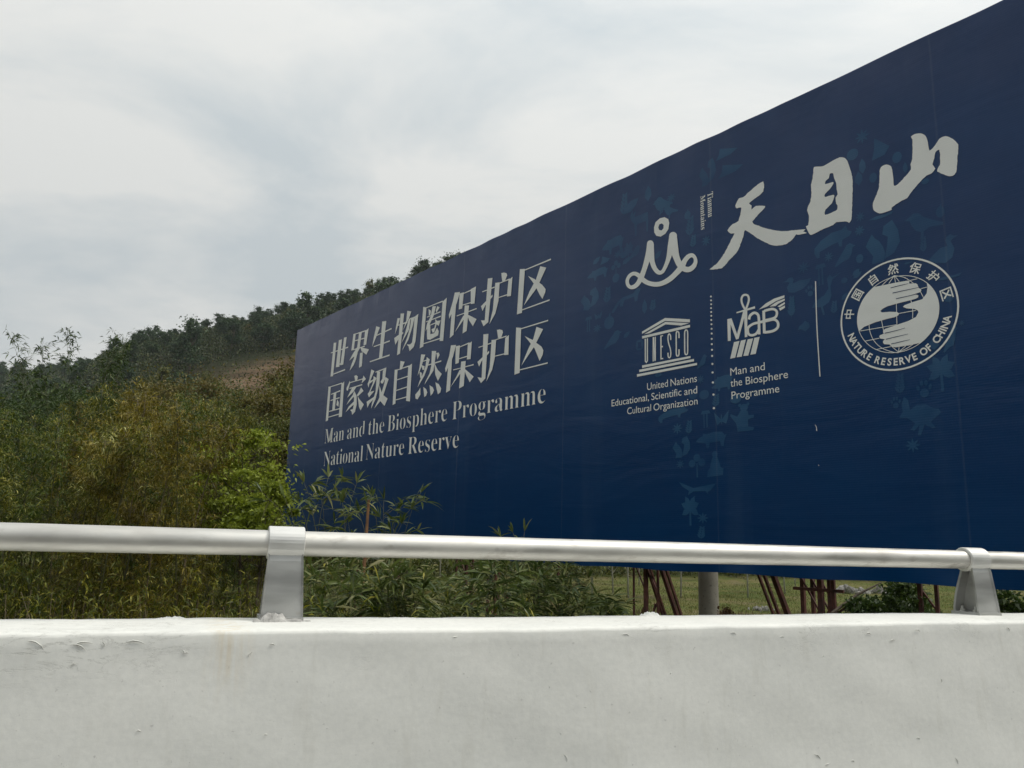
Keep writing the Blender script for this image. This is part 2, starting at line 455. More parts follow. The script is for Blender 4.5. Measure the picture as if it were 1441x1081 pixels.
def local_hit(px, py, yl=None, zl=None):
    """point of the barrier (its own frame) seen at a pixel: face plane yl or top plane zl"""
    r = ray(px, py)
    dy = road_y(P1.x + r.x, P1.y + r.y); o0 = road_y(0, 0)
    t = (yl - o0) / dy if yl is not None else (zl - CAMZ) / r.z
    p = r * t + Vector((0, 0, CAMZ))
    d = Vector((p.x - P1.x, p.y - P1.y)); return Vector((d.x * RD.x + d.y * RD.y, -d.x * RD.y + d.y * RD.x, p.z))

def face_y(z):
    for (a, b), (c, d) in zip(prof[8:-1], prof[9:]):
        if d <= z <= b: return a + (c - a) * (b - z) / (b - d)
    return LIP
def lump(px, py, w, h, seed):
    rr = random.Random(seed); p = local_hit(px, py, yl=.03)
    p.z = ZT; vs = []; fs = []; nx, ny = 12, 6
    for i in range(nx + 1):
        for j in range(ny + 1):
            a, b = i / nx * 2 - 1, j / ny * 2 - 1
            q = max(0, 1 - a * a) ** .5 * max(0, 1 - b * b) ** .5
            vs.append((p.x + a * w / 2, p.y + b * .03, ZT - .003 + h * q * (.6 + .8 * rr.random())))
    for i in range(nx):
        for j in range(ny):
            fs.append((i*(ny+1)+j, (i+1)*(ny+1)+j, (i+1)*(ny+1)+j+1, i*(ny+1)+j+1))
    link('mortar_lump', pymesh('mortar_lump', vs, fs, M_CONC, smooth=True), bar)
lump(242, 868, .085, .010, 3); lump(226, 869, .05, .006, 4); lump(258, 870, .04, .007, 9); lump(915, 866, .075, .015, 5); lump(565, 869, .12, .004, 6)
lump(1085, 867, .15, .004, 8)

# curled flakes and cracks of paint on the face
flk = [(814,940,8,80),(852,938,7,75),(829,975,9,65),(813,981,9,60),(822,997,7,20),(771,968,5,80),(768,1022,6,85),(787,1034,6,65),(795,1068,10,70),
       (1158,925,5,20),(1324,958,5,80),(1150,1066,12,35),(1165,1077,8,20),(1346,1072,10,70),(1200,1072,5,20),(353,921,5,60),(383,908,5,10),(257,918,4,80),
       (374,1035,3,0),(1031,884,8,10),(1222,893,9,10),(1256,902,8,5),(1290,880,9,15),(788,894,7,30),(104,936,4,30),(50,905,16,28),(110,912,14,24),(118,900,16,6),(145,905,6,70),
       (190,903,18,3),(262,920,4,0),(1417,876,8,40),(880,884,10,12),(640,889,8,4),(1100,898,7,5),(1292,1040,6,20),(945,948,4,60),(1020,1055,3,30),(195,1030,4,10)]
for q, (px, py, L, ang) in enumerate(flk):
    rr = random.Random(q); p = local_hit(px, py, yl=LIP - .015); fy = face_y(p.z); p = local_hit(px, py, yl=fy); p.z = min(p.z, ZT - .035)
    fy = face_y(p.z); Lm = L * .0023 * 1.25; a0 = radians(-ang if q % 3 else ang)
    mb = MB(); seg = 5; vs = []
    for i in range(seg + 1):
        t = i / seg - .5; c_ = (.25 - t * t) * .5
        cx, cz = Lm * (t * cos(a0) - c_ * sin(a0)), Lm * (t * sin(a0) + c_ * cos(a0))
        w = .0032 * (1 - (2 * abs(t)) ** 2 * .8) * rr.uniform(.6, 1.2)
        nx, nz = -sin(a0), cos(a0)
        vs += [(p.x + cx, fy - .0004, p.z + cz), (p.x + cx + nx * w, fy - .0028 * (1.2 - 2 * abs(t) * .9), p.z + cz + nz * w), (p.x + cx + nx * w * 1.3, fy - .0006, p.z + cz + nz * w * 1.3)]
    fs = []
    for i in range(seg):
        fs += [(i*3, i*3+3, i*3+4, i*3+1), (i*3+1, i*3+4, i*3+5, i*3+2)]
    link('paint_flake', pymesh('paint_flake', vs, fs, M_CONC), bar)

# ---------------------------------------------------------------- hand rail and its posts
rad = .5 * 34 / F * 2.6 * 1.0
NS = 28; xs = list(np.concatenate([[-40, -20], np.arange(-6, 8, .06), [20, 40]])); v = []; f = []
for i, x in enumerate(xs):
    for s in range(NS):
        a = 2 * pi * s / NS
        r = rad * (1 + .006 * sin(x * 3.1 + 2 * a) + .004 * sin(x * 9.7 + a) + .003 * sin(x * 21 + 3 * a))
        v.append((x, r * cos(a), r * sin(a)))
for i in range(len(xs) - 1):
    for s in range(NS): f.append((i*NS+s, (i+1)*NS+s, (i+1)*NS+(s+1) % NS, i*NS+(s+1) % NS))
f.append(tuple(range(NS))); f.append(tuple((len(xs)-1)*NS + s for s in range(NS))[::-1])
rail = link('hand_rail', pymesh('hand_rail', v, f, M_RAIL, smooth=True))
rail.location = P1; rail.rotation_euler = (0, 0, RB)
tag(rail, 'long silver painted pipe rail held above the white barrier', 'rail')

HC = ZR - ZT
def strip(pts, half, thick, mat, name, parent, bev=.004):
    """plate following a profile in local y,z; pts: (y,z), half widths per point"""
    mb = MB(); v = []; n = len(pts)
    for i, (y, z) in enumerate(pts):
        a = Vector(pts[max(i-1, 0)]); b = Vector(pts[min(i+1, n-1)]); t = (b - a).normalized(); nn = Vector((t.y, -t.x))
        w = half[i] if isinstance(half, list) else half
        for x, off in ((-w, 0), (-w + bev, -bev), (w - bev, -bev), (w, 0), (w, thick), (-w, thick)):
            v.append((x, y + nn.x * off * -1, z + nn.y * off * -1))
    f = []
    for i in range(n - 1):
        for j in range(6): f.append((i*6+j, i*6+(j+1) % 6, (i+1)*6+(j+1) % 6, (i+1)*6+j))
    f.append((0,1,2,3,4,5)); f.append(tuple((n-1)*6 + j for j in (5,4,3,2,1,0)))
    return link(name, pymesh(name, v, f, mat), parent)
def make_post():
    t = empty('rail_post', (0, 0, 0), 0)
    fr = [(-.066, .0), (-.063, .03), (-.058, .08), (-.052, .13), (-.046, .18), (-.040, HC - rad * .72)]
    hw = [.063, .062, .0595, .057, .0545, .052]
    strip(fr, hw, -.010, M_POST, 'front_plate', t, .006)
    bk = [(.068, .0), (.066, .03), (.058, .075), (.044, .125), (.028, .17), (.020, HC - rad * .8)]
    strip(bk, [h * .92 for h in hw], .010, M_POST, 'back_plate', t, .003)
    # web between the two plates
    v = []; 
    for s in (-.006, .006):
        for (a, b), (c, d) in zip(fr, bk): v += [(s, a + .008, b), (s, c - .008, d)]
    n = len(fr); f = []
    for i in range(n - 1):
        f.append((2*i, 2*i+1, 2*i+3, 2*i+2)); q = 2 * n; f.append((q+2*i, q+2*i+2, q+2*i+3, q+2*i+1))
    link('web_plate', pymesh('web_plate', v, f, M_POST), t)
    g = MB(); g.box(-.064, .064, -.070, .074, -.002, .011); b_ = g.build('base_plate', M_POST, t)
    g = MB()
    for sx in (1,):
        R_ = rad + .0125; n_ = 32
        vs = []
        for x, rr_ in ((-.055, rad + .001), (-.055, R_ - .002), (-.053, R_), (.053, R_), (.055, R_ - .002), (.055, rad + .001)):
            for s in range(n_):
                a = 2 * pi * s / n_; wob = 1 + .01 * sin(2 * a + .6) + .006 * sin(5 * a)
                vs.append((x, rr_ * wob * cos(a), HC + rr_ * wob * sin(a)))
        fs = []
        for i in range(5):
            for s in range(n_): fs.append((i*n_+s, (i+1)*n_+s, (i+1)*n_+(s+1) % n_, i*n_+(s+1) % n_))
        g.add(vs, fs)
    g.build('sleeve', M_SLEEVE, t, smooth=False)
    for y in (-.030, .035):
        for x in (-.040, .040):
            g = MB(); g.tube([(x, y, .011), (x, y, .021)], .0115, 6); g.tube([(x, y, .021), (x, y, .034)], .0055, 8)
            g.tube([(x, y, .0105), (x, y, .0128)], .0155, 12)
            g.build('anchor_bolt', M_BOLT, t)
    return t
post = make_post()
post.location = (P1.x, P1.y, ZT + .001); post.rotation_euler = (0, 0, RB)
tag(post, 'left rail post, seen square on, a silver tapering plate with a white sleeve', 'rail post', 'rail posts on the barrier')
g = MB(); vs = []; rr = random.Random(2)
post2 = post.copy(); C.objects.link(post2)
for ch in list(post.children):
    c_ = ch.copy(); C.objects.link(c_); c_.parent = post2
post2['label'] = 'right rail post, seen from the side, with bolts at its curved foot'
# where the second post stands along the rail
r_ = ray(1368, 787); tt = ((-P1.x) * r_.y + P1.y * r_.x) / (RD.x * r_.y - RD.y * r_.x)
post2.location = (P1.x + RD.x * tt, P1.y + RD.y * tt, ZT + .001)
# broken mortar packed round the foot of the left post
vs = []; fs = []
for i in range(17):
    x = -.085 + .17 * i / 16
    for j, (yy, hh_) in enumerate(((-.098, .0), (-.088, .010), (-.074, .020), (-.0655, .022))):
        vs.append((x, yy + rr.uniform(-.006, .006), hh_ * rr.uniform(.65, 1.0) * (1 if abs(x) < .06 else .3) * (1.25 if x < .01 else .5)))
for i in range(16):
    for j in range(3): fs.append((i*4+j, (i+1)*4+j, (i+1)*4+j+1, i*4+j+1))
link('mortar_bedding', pymesh('mortar_bedding', vs, fs, simple('grey_mortar', (.40, .39, .37), .9, var=.35, scale=40, bump=.5)), post)

# ---------------------------------------------------------------- the billboard
BD = ray(-170, 740); BD = Vector((BD.x, BD.y)).normalized()               # direction along the board, away from the camera
A0 = at_depth(408, 600, 22.0)
BR = Vector((-BD.x, -BD.y, 0))                                             # to the right along the board
BBK = Vector((-BR.y, BR.x, 0))
BROT = atan2(BR.y, BR.x)
NB = Vector((BBK.x, BBK.y))
def uv(px, py):
    r = ray(px, py); t = (A0.x * NB.x + A0.y * NB.y) / (r.x * NB.x + r.y * NB.y)
    p = r * t; return ((p.x - A0.x) * BR.x + (p.y - A0.y) * BR.y, p.z + CAMZ)
B0, B1, BZ0, BZ1 = -.02, 20.6, .89, 6.935
board = empty('billboard', (A0.x, A0.y, FZ), BROT)
tag(board, 'huge dark blue billboard with white writing standing on rusty legs in the field', 'billboard')
ZO = -FZ                                                                   # board frame starts on the ground
nu, nv = 240, 48
v = []; f = []
for i in range(nu + 1):
    u = B0 + (B1 - B0) * i / nu
    sag = .003 * sin(u * 1.7) + .003 * sin(u * 4.3 + 1) + .007 * max(0, sin(u * 2.05 + .4)) ** 12
    for j in range(nv + 1):
        t = j / nv; z = BZ0 + (BZ1 - BZ0) * t
        k2 = max(0, (t - .955) / .045); k3 = max(0, (.04 - t) / .04)
        z += -sag * k2 + (.01 * sin(u * 3.1) * k3)
        y = .010 * k2 * sin(u * 6.1 + 2 * sin(u * 1.3)) * .8 + .02 * k3 * sin(u * 5)
        v.append((u, y, z + ZO))
for i in range(nu):
    for j in range(nv): f.append((i*(nv+1)+j, (i+1)*(nv+1)+j, (i+1)*(nv+1)+j+1, i*(nv+1)+j+1))
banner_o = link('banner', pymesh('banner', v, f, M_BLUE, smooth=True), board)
g = MB(); g.box(B0 + .01, B1 - .01, .05, .09, BZ0 + .012 + ZO, BZ1 - .06 + ZO); g.build('backing_sheet', M_BACK, board)
g = MB(); g.box(B0 + .02, B1 - .02, .093, .16, BZ0 + .015 + ZO, BZ0 + .08 + ZO); g.build('bottom_rail', M_FRAME, board)
g = MB(); g.box(B0 + .02, B1 - .02, .093, .16, BZ1 - .14 + ZO, BZ1 - .075 + ZO); g.build('top_rail', M_FRAME, board)
for q in range(8):
    u = B0 + .1 + (B1 - B0 - .25) * q / 7
    g = MB(); g.box(u, u + .06, .165, .22, BZ0 + .02 + ZO, BZ1 - .08 + ZO); g.build('frame_upright', M_FRAME, board)
for q in range(3):
    z = BZ0 + (BZ1 - BZ0) * (q + 1) / 4
    g = MB(); g.box(B0 + .02, B1 - .02, .093, .15, z + ZO, z + .06 + ZO); g.build('frame_girt', M_FRAME, board)

class Print:
    """flat print lying on the banner; each shape a hair above the one before"""
    def __init__(s, y0=-.0058, dy=.00005): s.v = []; s.f = []; s.y = y0; s.dy = dy; s.cuts = []
    def cut(s, name=None): s.cuts.append((len(s.f), name))
    def tri(s, loops):
        """loops in board (u,z)"""
        L = [[Vector((a, b, 0)) for a, b in lp] for lp in loops]
        flat = [q for lp in loops for q in lp]; b = len(s.v)
        s.v += [(q[0], s.y, q[1] + ZO) for q in flat]; s.f += [tuple(b + i for i in t) for t in tessellate_polygon(L)]
        s.y -= s.dy
    def px(s, loops): s.tri([[uv(*q) for q in lp] for lp in loops])
    def raw(s, vs, fs, ys=None):
        b = len(s.v); s.v += [(a, s.y - (ys[i] if ys else 0), c + ZO) for i, (a, c) in enumerate(vs)]; s.f += [tuple(b + i for i in t) for t in fs]; s.y -= s.dy
    def build(s, name, mat, label):
        vv = s.v; ff = []
        for t in s.f:                                   # all faces towards the road
            a, b, c = [Vector(vv[i]) for i in t[:3]]
            ff.append(t if (b - a).cross(c - a).y < 0 else tuple(reversed(t)))
        cuts = (s.cuts or [(0, name)]) + [(len(ff), None)]; par = banner_o
        for (a, nm), (b, _) in zip(cuts[:-1], cuts[1:]):
            sub = ff[a:b]; ids = sorted({i for t in sub for i in t}); mp_ = {i: j for j, i in enumerate(ids)}
            if not sub: continue
            o = link(nm or name, pymesh(nm or name, [vv[i] for i in ids], [tuple(mp_[i] for i in t) for t in sub], mat), par)
            if len(cuts) == 2 and label: o['label'] = label
def frame_px(ox, oy, sc):
    return lambda q: (ox + q[0] / sc, oy + q[1] / sc)
def stroke_loop(pts, closed=False):
    """ribbon outline(s) from centre line points (x,y,w)"""
    # smooth with Catmull-Rom
    P = [tuple(p) for p in pts]; n = len(P); out_ = []
    rng_ = range(n if closed else n - 1)
    for i in rng_:
        p0 = P[(i-1) % n] if closed or i > 0 else P[i]; p1 = P[i]; p2 = P[(i+1) % n]; p3 = P[(i+2) % n] if closed or i + 2 < n else p2
        for s_ in range(5):
            t = s_ / 5
            out_.append(tuple(.5 * (2*b + (c-a)*t + (2*a-5*b+4*c-d)*t*t + (-a+3*b-3*c+d)*t**3) for a, b, c, d in zip(p0, p1, p2, p3)))
    if not closed: out_.append(P[-1])
    m_ = len(out_); L_, R_ = [], []
    for i, (x, y, w) in enumerate(out_):
        a = out_[(i-1) % m_] if closed else out_[max(i-1, 0)]; b = out_[(i+1) % m_] if closed else out_[min(i+1, m_-1)]
        dx, dy = b[0]-a[0], b[1]-a[1]; l = hypot(dx, dy) or 1; nx, ny = -dy/l*w/2, dx/l*w/2
        L_.append((x+nx, y+ny)); R_.append((x-nx, y-ny))
    return L_, R_
def ribbon(P, fr, pts, closed=False, cap=False, width=None):
    if width: pts = [(p[0], p[1], width) for p in pts]
    L_, R_ = stroke_loop(pts, closed); n = len(L_)
    vs = [uv(*fr(q)) for q in L_] + [uv(*fr(q)) for q in R_]; fs = []
    for i in range(n if closed else n - 1):
        j = (i + 1) % n; fs.append((i, j, n + j, n + i))
    P.raw(vs, fs, None if closed else [(i % n) * .00003 for i in range(2 * n)])
    if cap:
        for (x, y, w) in (pts[0], pts[-1]):
            P.px([[fr((x + w/2*cos(a*pi/8), y + w/2*sin(a*pi/8))) for a in range(16)]])

# ---- big Chinese lettering: two lines, stroke by stroke
Z1 = frame_px(450, 440, 6.756); Z2 = frame_px(600, 350, 5.689); Z3 = frame_px(550, 420, 12.71)
Z4 = frame_px(580, 410, 12.71); Z5 = frame_px(480, 510, 13.507); Z6 = frame_px(575, 480, 12.71)
def H(x0, y0, x1, y1, w): return [(x0, y0 - w/2), (x1 - w*1.2, y1 - w/2), (x1, y1 - w*1.0), (x1, y1 + w/2), (x0, y0 + w/2)]
line1 = [
 (Z1, [[(135,288),(160,285),(128,605),(104,608)],[(184,262),(213,255),(188,515),(155,520)],[(233,238),(258,233),(225,495),(197,500)],H(108,384,272,331,8),H(170,500,215,483,8),H(120,590,243,545,9)]),
 (Z1, [[(322,205),(345,198),(325,355),(302,362)],[(433,175),(467,150),(443,305),(418,312)],H(335,206,440,174,8),[(376,195),(402,185),(382,335),(356,340)],H(330,270,430,245,8),H(320,354,430,322,8),
       [(360,325),(388,330),(350,400),(283,457),(315,395)],[(388,328),(412,335),(470,350),(445,400),(400,368)],[(335,395),(362,383),(345,450),(325,500),(285,557),(305,490),(325,440)],[(385,385),(412,378),(402,510),(375,525)]]),
 (Z1, [[(540,130),(574,142),(540,230),(500,328),(515,240)],[(597,85),(635,80),(596,430),(565,440)],H(545,217,685,155,9),H(515,325,668,272,9),H(478,468,666,407,10)]),
 (Z3, [[(125,355),(170,355),(145,450),(80,642),(95,520)],[(180,272),(243,268),(168,990),(115,1018)],H(135,482,300,430,17),[(65,710),(222,600),(228,622),(130,750),(85,830)],
       [(300,222),(372,235),(330,360),(220,578),(280,400)],[(325,368),(435,325),(497,278),(492,335),(330,386)],[(315,400),(358,350),(330,560),(195,802),(260,620),(300,470)],
       [(370,345),(430,335),(400,480),(320,740),(205,937),(300,690),(350,510)],[(430,330),(492,318),(447,760),(415,870),(340,945),(322,860),(290,825),(350,825),(385,790),(405,640)]]),
 (Z4, [[(205,280),(262,290),(205,990),(140,1022)],[(550,187),(625,115),(560,890),(495,890)],H(255,297,552,182,15),H(205,940,500,850,16),[(300,320),(342,350),(332,420),(305,435)],[(455,265),(497,290),(437,388),(428,345)],
       [(370,270),(432,268),(390,440),(330,570),(245,717),(270,590),(340,440)],H(270,465,510,372,15),H(255,548,518,450,15),H(330,607,420,572,14),
       [(420,498),(455,532),(515,522),(480,622),(442,592),(430,645),(400,735),(370,742),(350,680),(400,660),(420,590)],[(275,560),(330,600),(332,770),(400,750),(452,650),(482,720),(470,790),(330,867),(275,860),(270,800)]]),
 (Z2, [[(230,352),(272,348),(245,440),(185,562),(183,530),(215,420)],[(208,460),(242,430),(220,690),(190,717)],[(268,360),(303,350),(290,480),(262,488)],[(358,325),(400,303),(388,440),(358,445)],H(295,362,372,330,6.5),H(285,455,372,430,6.5),H(245,540,405,482,6.5),
       [(310,455),(345,455),(325,660),(292,680)],[(300,535),(314,550),(230,672),(280,570)],[(328,528),(348,535),(405,565),(375,622),(345,575)]]),
 (Z2, [[(495,240),(532,235),(498,590),(460,622),(440,575),(470,575),(480,440)],H(450,347,550,310,6.5),[(440,462),(532,368),(532,386),(475,455),(452,500)],[(603,197),(625,192),(645,198),(650,215),(630,264),(610,262)],H(575,283,670,246,6.5),[(660,255),(692,226),(680,380),(648,384)],
       [(555,275),(590,270),(580,420),(555,520),(508,605),(535,490)],H(580,392,655,370,6.5)]),
 (Z2, [[(752,165),(792,163),(768,515),(728,527)],H(782,176,1000,88,8),H(766,493,990,413,8),[(915,142),(963,153),(905,280),(870,340),(783,457),(830,340),(880,250)],[(818,220),(870,245),(930,290),(958,325),(955,350),(932,403),(910,370),(870,290)]]),
]
line2 = [
 (Z1, [[(85,705),(107,703),(80,1025),(58,1035)],[(208,680),(235,655),(212,990),(182,995)],H(103,706,215,672,8),H(80,996,190,965,8),H(110,778,197,745,8),H(105,836,190,811,8),H(90,940,190,915,8),[(135,765),(160,758),(145,925),(120,930)],[(168,825),(183,855),(179,895),(160,880)]]),
 (Z5, [[(255,260),(290,243),(325,270),(310,340),(275,360)],[(170,350),(177,400),(132,540),(108,532),(108,490)],H(170,387,420,318,15),[(430,250),(478,318),(395,400),(410,330)],H(165,497,407,428,17),[(215,480),(300,460),(240,560),(120,675),(160,590)],
       [(258,545),(300,640),(302,800),(270,940),(215,1000),(205,940),(175,905),(228,890),(245,800),(250,680),(230,600)],[(250,590),(258,640),(105,810),(160,710)],[(250,740),(250,800),(170,870),(90,950),(150,840)],[(385,475),(432,545),(322,650),(303,625),(350,550)],[(318,635),(345,690),(437,800),(375,915),(345,850)]]),
 (Z5, [[(580,135),(638,165),(560,350),(525,480),(508,410),(540,330)],[(625,262),(680,300),(560,560),(640,540),(600,590),(535,668),(510,600),(540,560),(605,400)],[(535,360),(600,335),(650,285),(655,310),(560,400),(530,400)],[(490,750),(640,650),(652,665),(540,790),(505,865)],H(660,188,865,115,17),
       [(690,180),(748,175),(735,400),(660,700),(575,885),(590,780),(660,560)],[(800,160),(865,105),(840,320),(800,402),(765,400),(755,370),(790,310)],[(848,278),(910,320),(862,460),(805,640),(740,750),(635,880),(680,780),(770,590),(828,400)],H(800,335,870,310,17),[(732,430),(790,610),(890,690),(830,830),(735,720)]]),
 (Z1, [[(770,460),(810,468),(782,540),(762,545)],[(715,545),(743,540),(722,865),(695,880)],[(845,510),(880,485),(860,845),(823,840)],H(740,546,850,510,8),H(735,641,840,608,8),H(730,741,835,708,8),H(725,831,830,803,8)]),
 (Z6, [[(230,240),(305,245),(262,370),(232,470),(165,627),(200,470)],H(262,364,335,344,14),[(330,288),(385,330),(342,480),(290,620),(165,832),(200,720),(270,570),(310,440)],[(235,432),(292,450),(285,512),(255,520)],[(200,550),(242,570),(240,640),(215,672)],
       [(422,180),(500,180),(472,400),(450,530),(290,782),(310,720),(380,580),(410,450)],[(468,395),(530,520),(600,590),(530,715),(482,600)],H(345,434,590,362,18),[(500,213),(545,208),(562,250),(520,332)],
       [(215,835),(218,960),(165,1045),(130,1030),(125,960),(190,880)],[(270,825),(320,860),(340,920),(320,980),(285,1005)],[(380,790),(440,830),(460,880),(440,935),(400,980)],[(485,740),(545,770),(588,850),(575,920),(530,955),(505,850)]]),
 (Z2, [[(200,775),(240,772),(215,870),(158,992),(153,960),(185,860)],[(180,900),(210,862),(192,1135),(160,1154)],[(238,782),(272,775),(262,915),(235,925)],[(335,765),(367,743),(357,885),(327,888)],H(265,790,347,757,6.5),H(255,885,335,862,6.5),H(218,972,381,930,6.5),
       [(282,905),(318,900),(302,1100),(265,1120)],[(270,970),(286,985),(195,1112),(245,1020)],[(303,958),(325,975),(382,1025),(350,1070),(320,1010)]]),
 (Z2, [[(460,687),(500,683),(475,1040),(440,1077),(412,1030),(445,1035),(452,880)],H(420,792,522,758,6.5),[(412,908),(505,818),(505,836),(445,902),(425,945)],[(568,652),(590,647),(611,653),(617,670),(600,722),(577,715)],H(545,735,645,702,6.5),[(635,715),(664,691),(660,850),(625,853)],
       [(525,732),(562,728),(552,870),(530,970),(483,1065),(510,950)],H(550,862,632,843,6.5)]),
 (Z2, [[(722,632),(762,635),(750,995),(708,1010)],H(755,644,978,577,8),H(745,973,974,917,8),[(885,627),(938,645),(870,780),(763,939),(820,800),(860,720)],[(790,700),(850,730),(925,785),(940,815),(935,850),(910,900),(870,800)]]),
]
for ln, lab in ((line1, ''), (line2, '')):
    P = Print()
    for fr, polys in ln:
        P.cut('character')
        for pl in polys: P.px([[fr(q) for q in pl]])
    P.build('lettering', M_WHITE, lab)

# ---- brush calligraphy
def dense(loop, step=14, amp=2.5, seed=1):
    rr = random.Random(seed); o_ = []
    sm_l = []; n = len(loop)
    for i in range(n):
        p0, p1, p2, p3 = loop[i-1], loop[i], loop[(i+1) % n], loop[(i+2) % n]
        for t in (0, .34, .67):
            sm_l.append(tuple(.5*(2*b + (c-a)*.8*t + (2.2*a - 5*b + 4*c - d - .2*a)*t*t*.9 + 0*t) if False else b + (c-b)*t + .10*(t*(1-t))*4*((b-a) - (d-c))*.5 for a, b, c, d in zip(p0, p1, p2, p3)))
    loop = sm_l; n = len(loop)
    for i in range(n):
        a, b = loop[i], loop[(i+1) % n]; L = hypot(b[0]-a[0], b[1]-a[1]); s_ = max(1, int(L / step))
        for q in range(s_):
            t = q / s_; o_.append((a[0]+(b[0]-a[0])*t + rr.uniform(-amp, amp)*(q > 0), a[1]+(b[1]-a[1])*t + rr.uniform(-amp, amp)*(q > 0)))
    return o_
P = Print(); P.cut('brush_character')
fr = frame_px(990, 240, 6.756)
P.px([[fr(q) for q in dense([(570,105),(572,200),(500,262),(436,312),(460,335),(458,374),(500,338),(587,340),(570,372),(467,485),(510,522),(620,558),(740,578),(860,570),(972,560),(950,580),(985,596),(900,612),(882,608),(862,640),(800,695),(700,717),(620,700),(500,635),(400,568),(385,612),(345,730),(310,790),(240,860),(180,930),(60,942),(120,895),(200,790),(260,670),(297,600),(265,602),(230,570),(280,510),(335,480),(362,355),(320,362),(305,335),(340,265),(380,255),(480,165)])]])
fr = frame_px(1120, 210, 8.32); P.cut('brush_character')
P.px([[fr(q) for q in dense([(210,225),(230,207),(290,205),(335,195),(420,145),(510,98),(575,105),(610,150),(640,240),(662,320),(668,450),(660,700),(655,820),(625,865),(600,850),(480,855),(440,890),(340,930),(250,975),(180,1007),(150,975),(120,905),(148,890),(155,780),(135,720),(150,660),(175,610),(185,500),(180,420),(200,340)])],
      [fr(q) for q in dense([(400,290),(438,285),(450,340),(475,400),(480,470),(492,530),(468,570),(475,640),(490,660),(485,710),(440,735),(345,772),(350,710),(420,640),(452,560),(440,535),(345,562),(345,525),(400,470),(440,410),(435,386),(345,412),(355,370),(390,340)], amp=1.5)]])
fr = frame_px(1220, 180, 7.721); P.cut('brush_character')
P.px([[fr(q) for q in dense([(140,470),(165,420),(215,400),(265,420),(280,480),(290,560),(295,628),(330,620),(400,550),(480,455),(475,400),(492,350),(497,250),(497,130),(480,100),(520,70),(590,62),(640,90),(665,160),(682,250),(740,195),(790,120),(855,92),(920,115),(995,185),(985,320),(972,485),(905,528),(765,475),(795,405),(798,350),(790,240),(745,270),(735,330),(715,400),(745,445),(700,500),(650,520),(560,610),(470,720),(440,765),(370,800),(270,870),(275,890),(210,915),(140,932),(75,895),(68,820),(100,740),(135,640)])]])
P.build('calligraphy', M_WHITE, 'three large brush written Chinese characters')

# ---- looped brush logo
P = Print(); fr = frame_px(870, 290, 8.315)
P.px([[fr(q) for q in [(422,250),(440,190),(490,145),(545,132),(588,155),(600,200),(590,270),(555,325),(500,360),(450,350),(425,310)]], [fr(q) for q in [(472,250),(485,215),(515,205),(535,225),(532,262),(510,288),(480,280)]]])
ribbon(P, fr, [(378,440,76),(365,540,74),(335,650,62),(305,750,56),(270,840,60),(235,905,52),(195,942,50),(150,952,42),(118,925,42),(110,870,40),(140,815,40),(190,792,44),(240,812,50),(290,862,56),(350,900,54),(430,918,54),(510,908,56),(600,862,60),(680,790,62),(745,715,70),(785,640,56),(830,590,52),(875,580,46),(905,615,40),(908,665,46),(880,715,56),(830,745,62),(775,735,66),(725,690,72),(685,600,76),(660,500,96),(645,350,92)], cap=True)
ribbon(P, fr, [(380,450,80),(385,560,76),(400,650,60),(430,730,54),(475,778,50),(520,770,42),(560,700,44),(595,600,56),(620,480,76),(640,370,84)], cap=True)
P.build('logo', M_WHITE, 'looped brush stroke logo with a ring above it')

# ---- temple emblem
P = Print(); fr = frame_px(890, 440, 10.81)
for pl in [[(150,290),(500,83),(878,103),(878,150),(500,128),(150,325)], [(180,330),(505,143),(865,162),(745,198),(510,180),(265,315)], [(150,360),(880,185),(880,225),(152,397)],
           [(152,805),(888,660),(888,692),(152,843)], [(108,870),(940,705),(940,742),(108,907)], [(72,940),(987,765),(987,800),(75,977)],
           [(190,402),(208,398),(208,730),(216,748),(222,730),(222,396),(240,392),(240,740),(216,772),(192,745)], [(312,378),(328,374),(328,742),(312,746)], [(344,370),(360,366),(360,734),(344,738)], [(325,374),(336,371),(349,735),(337,738)],
           [(428,352),(447,348),(447,712),(430,716)], [(428,352),(470,343),(470,359),(428,367)], [(440,512),(468,506),(468,528),(440,532)], [(430,698),(472,688),(472,708),(430,716)]]:
    P.px([[fr(q) for q in pl]])
ribbon(P, fr, [(587,418),(585,355),(566,325),(548,350),(547,420),(562,490),(583,560),(588,640),(572,688),(550,672),(547,612)], width=18)
ribbon(P, fr, [(713,390),(711,312),(692,292),(672,312),(672,500),(674,640),(692,662),(712,640),(714,560)], width=20)
ribbon(P, fr, [(820,266),(800,300),(799,450),(802,610),(822,640),(843,610),(844,450),(843,295)], closed=True, width=19)
P.build('temple_emblem', M_WHITE, 'temple front emblem whose columns spell UNESCO')

# ---- monogram with wing
P = Print(); fr = frame_px(1010, 405, 10.3)
for pl in [[(143,458),(190,447),(192,770),(150,775)], [(160,452),(205,445),(308,742),(270,752)], [(385,335),(432,325),(434,712),(397,720)], [(275,355),(543,268),(546,302),(278,372)], [(650,335),(690,325),(700,657),(660,665)],
           [(600,318),(700,230),(820,160),(970,110),(970,145),(850,195),(720,275)], [(755,275),(860,205),(975,160),(975,186),(880,235),(842,268)], [(870,272),(975,208),(978,236),(900,287)], [(890,302),(978,258),(978,292),(910,335)],
           [(240,790),(320,772),(258,1015),(185,1030)], [(340,768),(412,752),(352,1000),(278,1010)], [(438,750),(517,735),(447,985),(375,990)], [(535,727),(612,714),(555,960),(478,972)]]:
    P.px([[fr(q) for q in pl]])
ribbon(P, fr, [(287,738),(340,545),(398,325)], width=40)
ribbon(P, fr, [(405,312),(362,240),(348,170),(368,118),(405,104),(442,118),(456,170),(440,240)], closed=True, width=30)
ribbon(P, fr, [(457,462),(475,405),(530,366),(582,385),(600,440),(604,560),(607,678)], width=38)
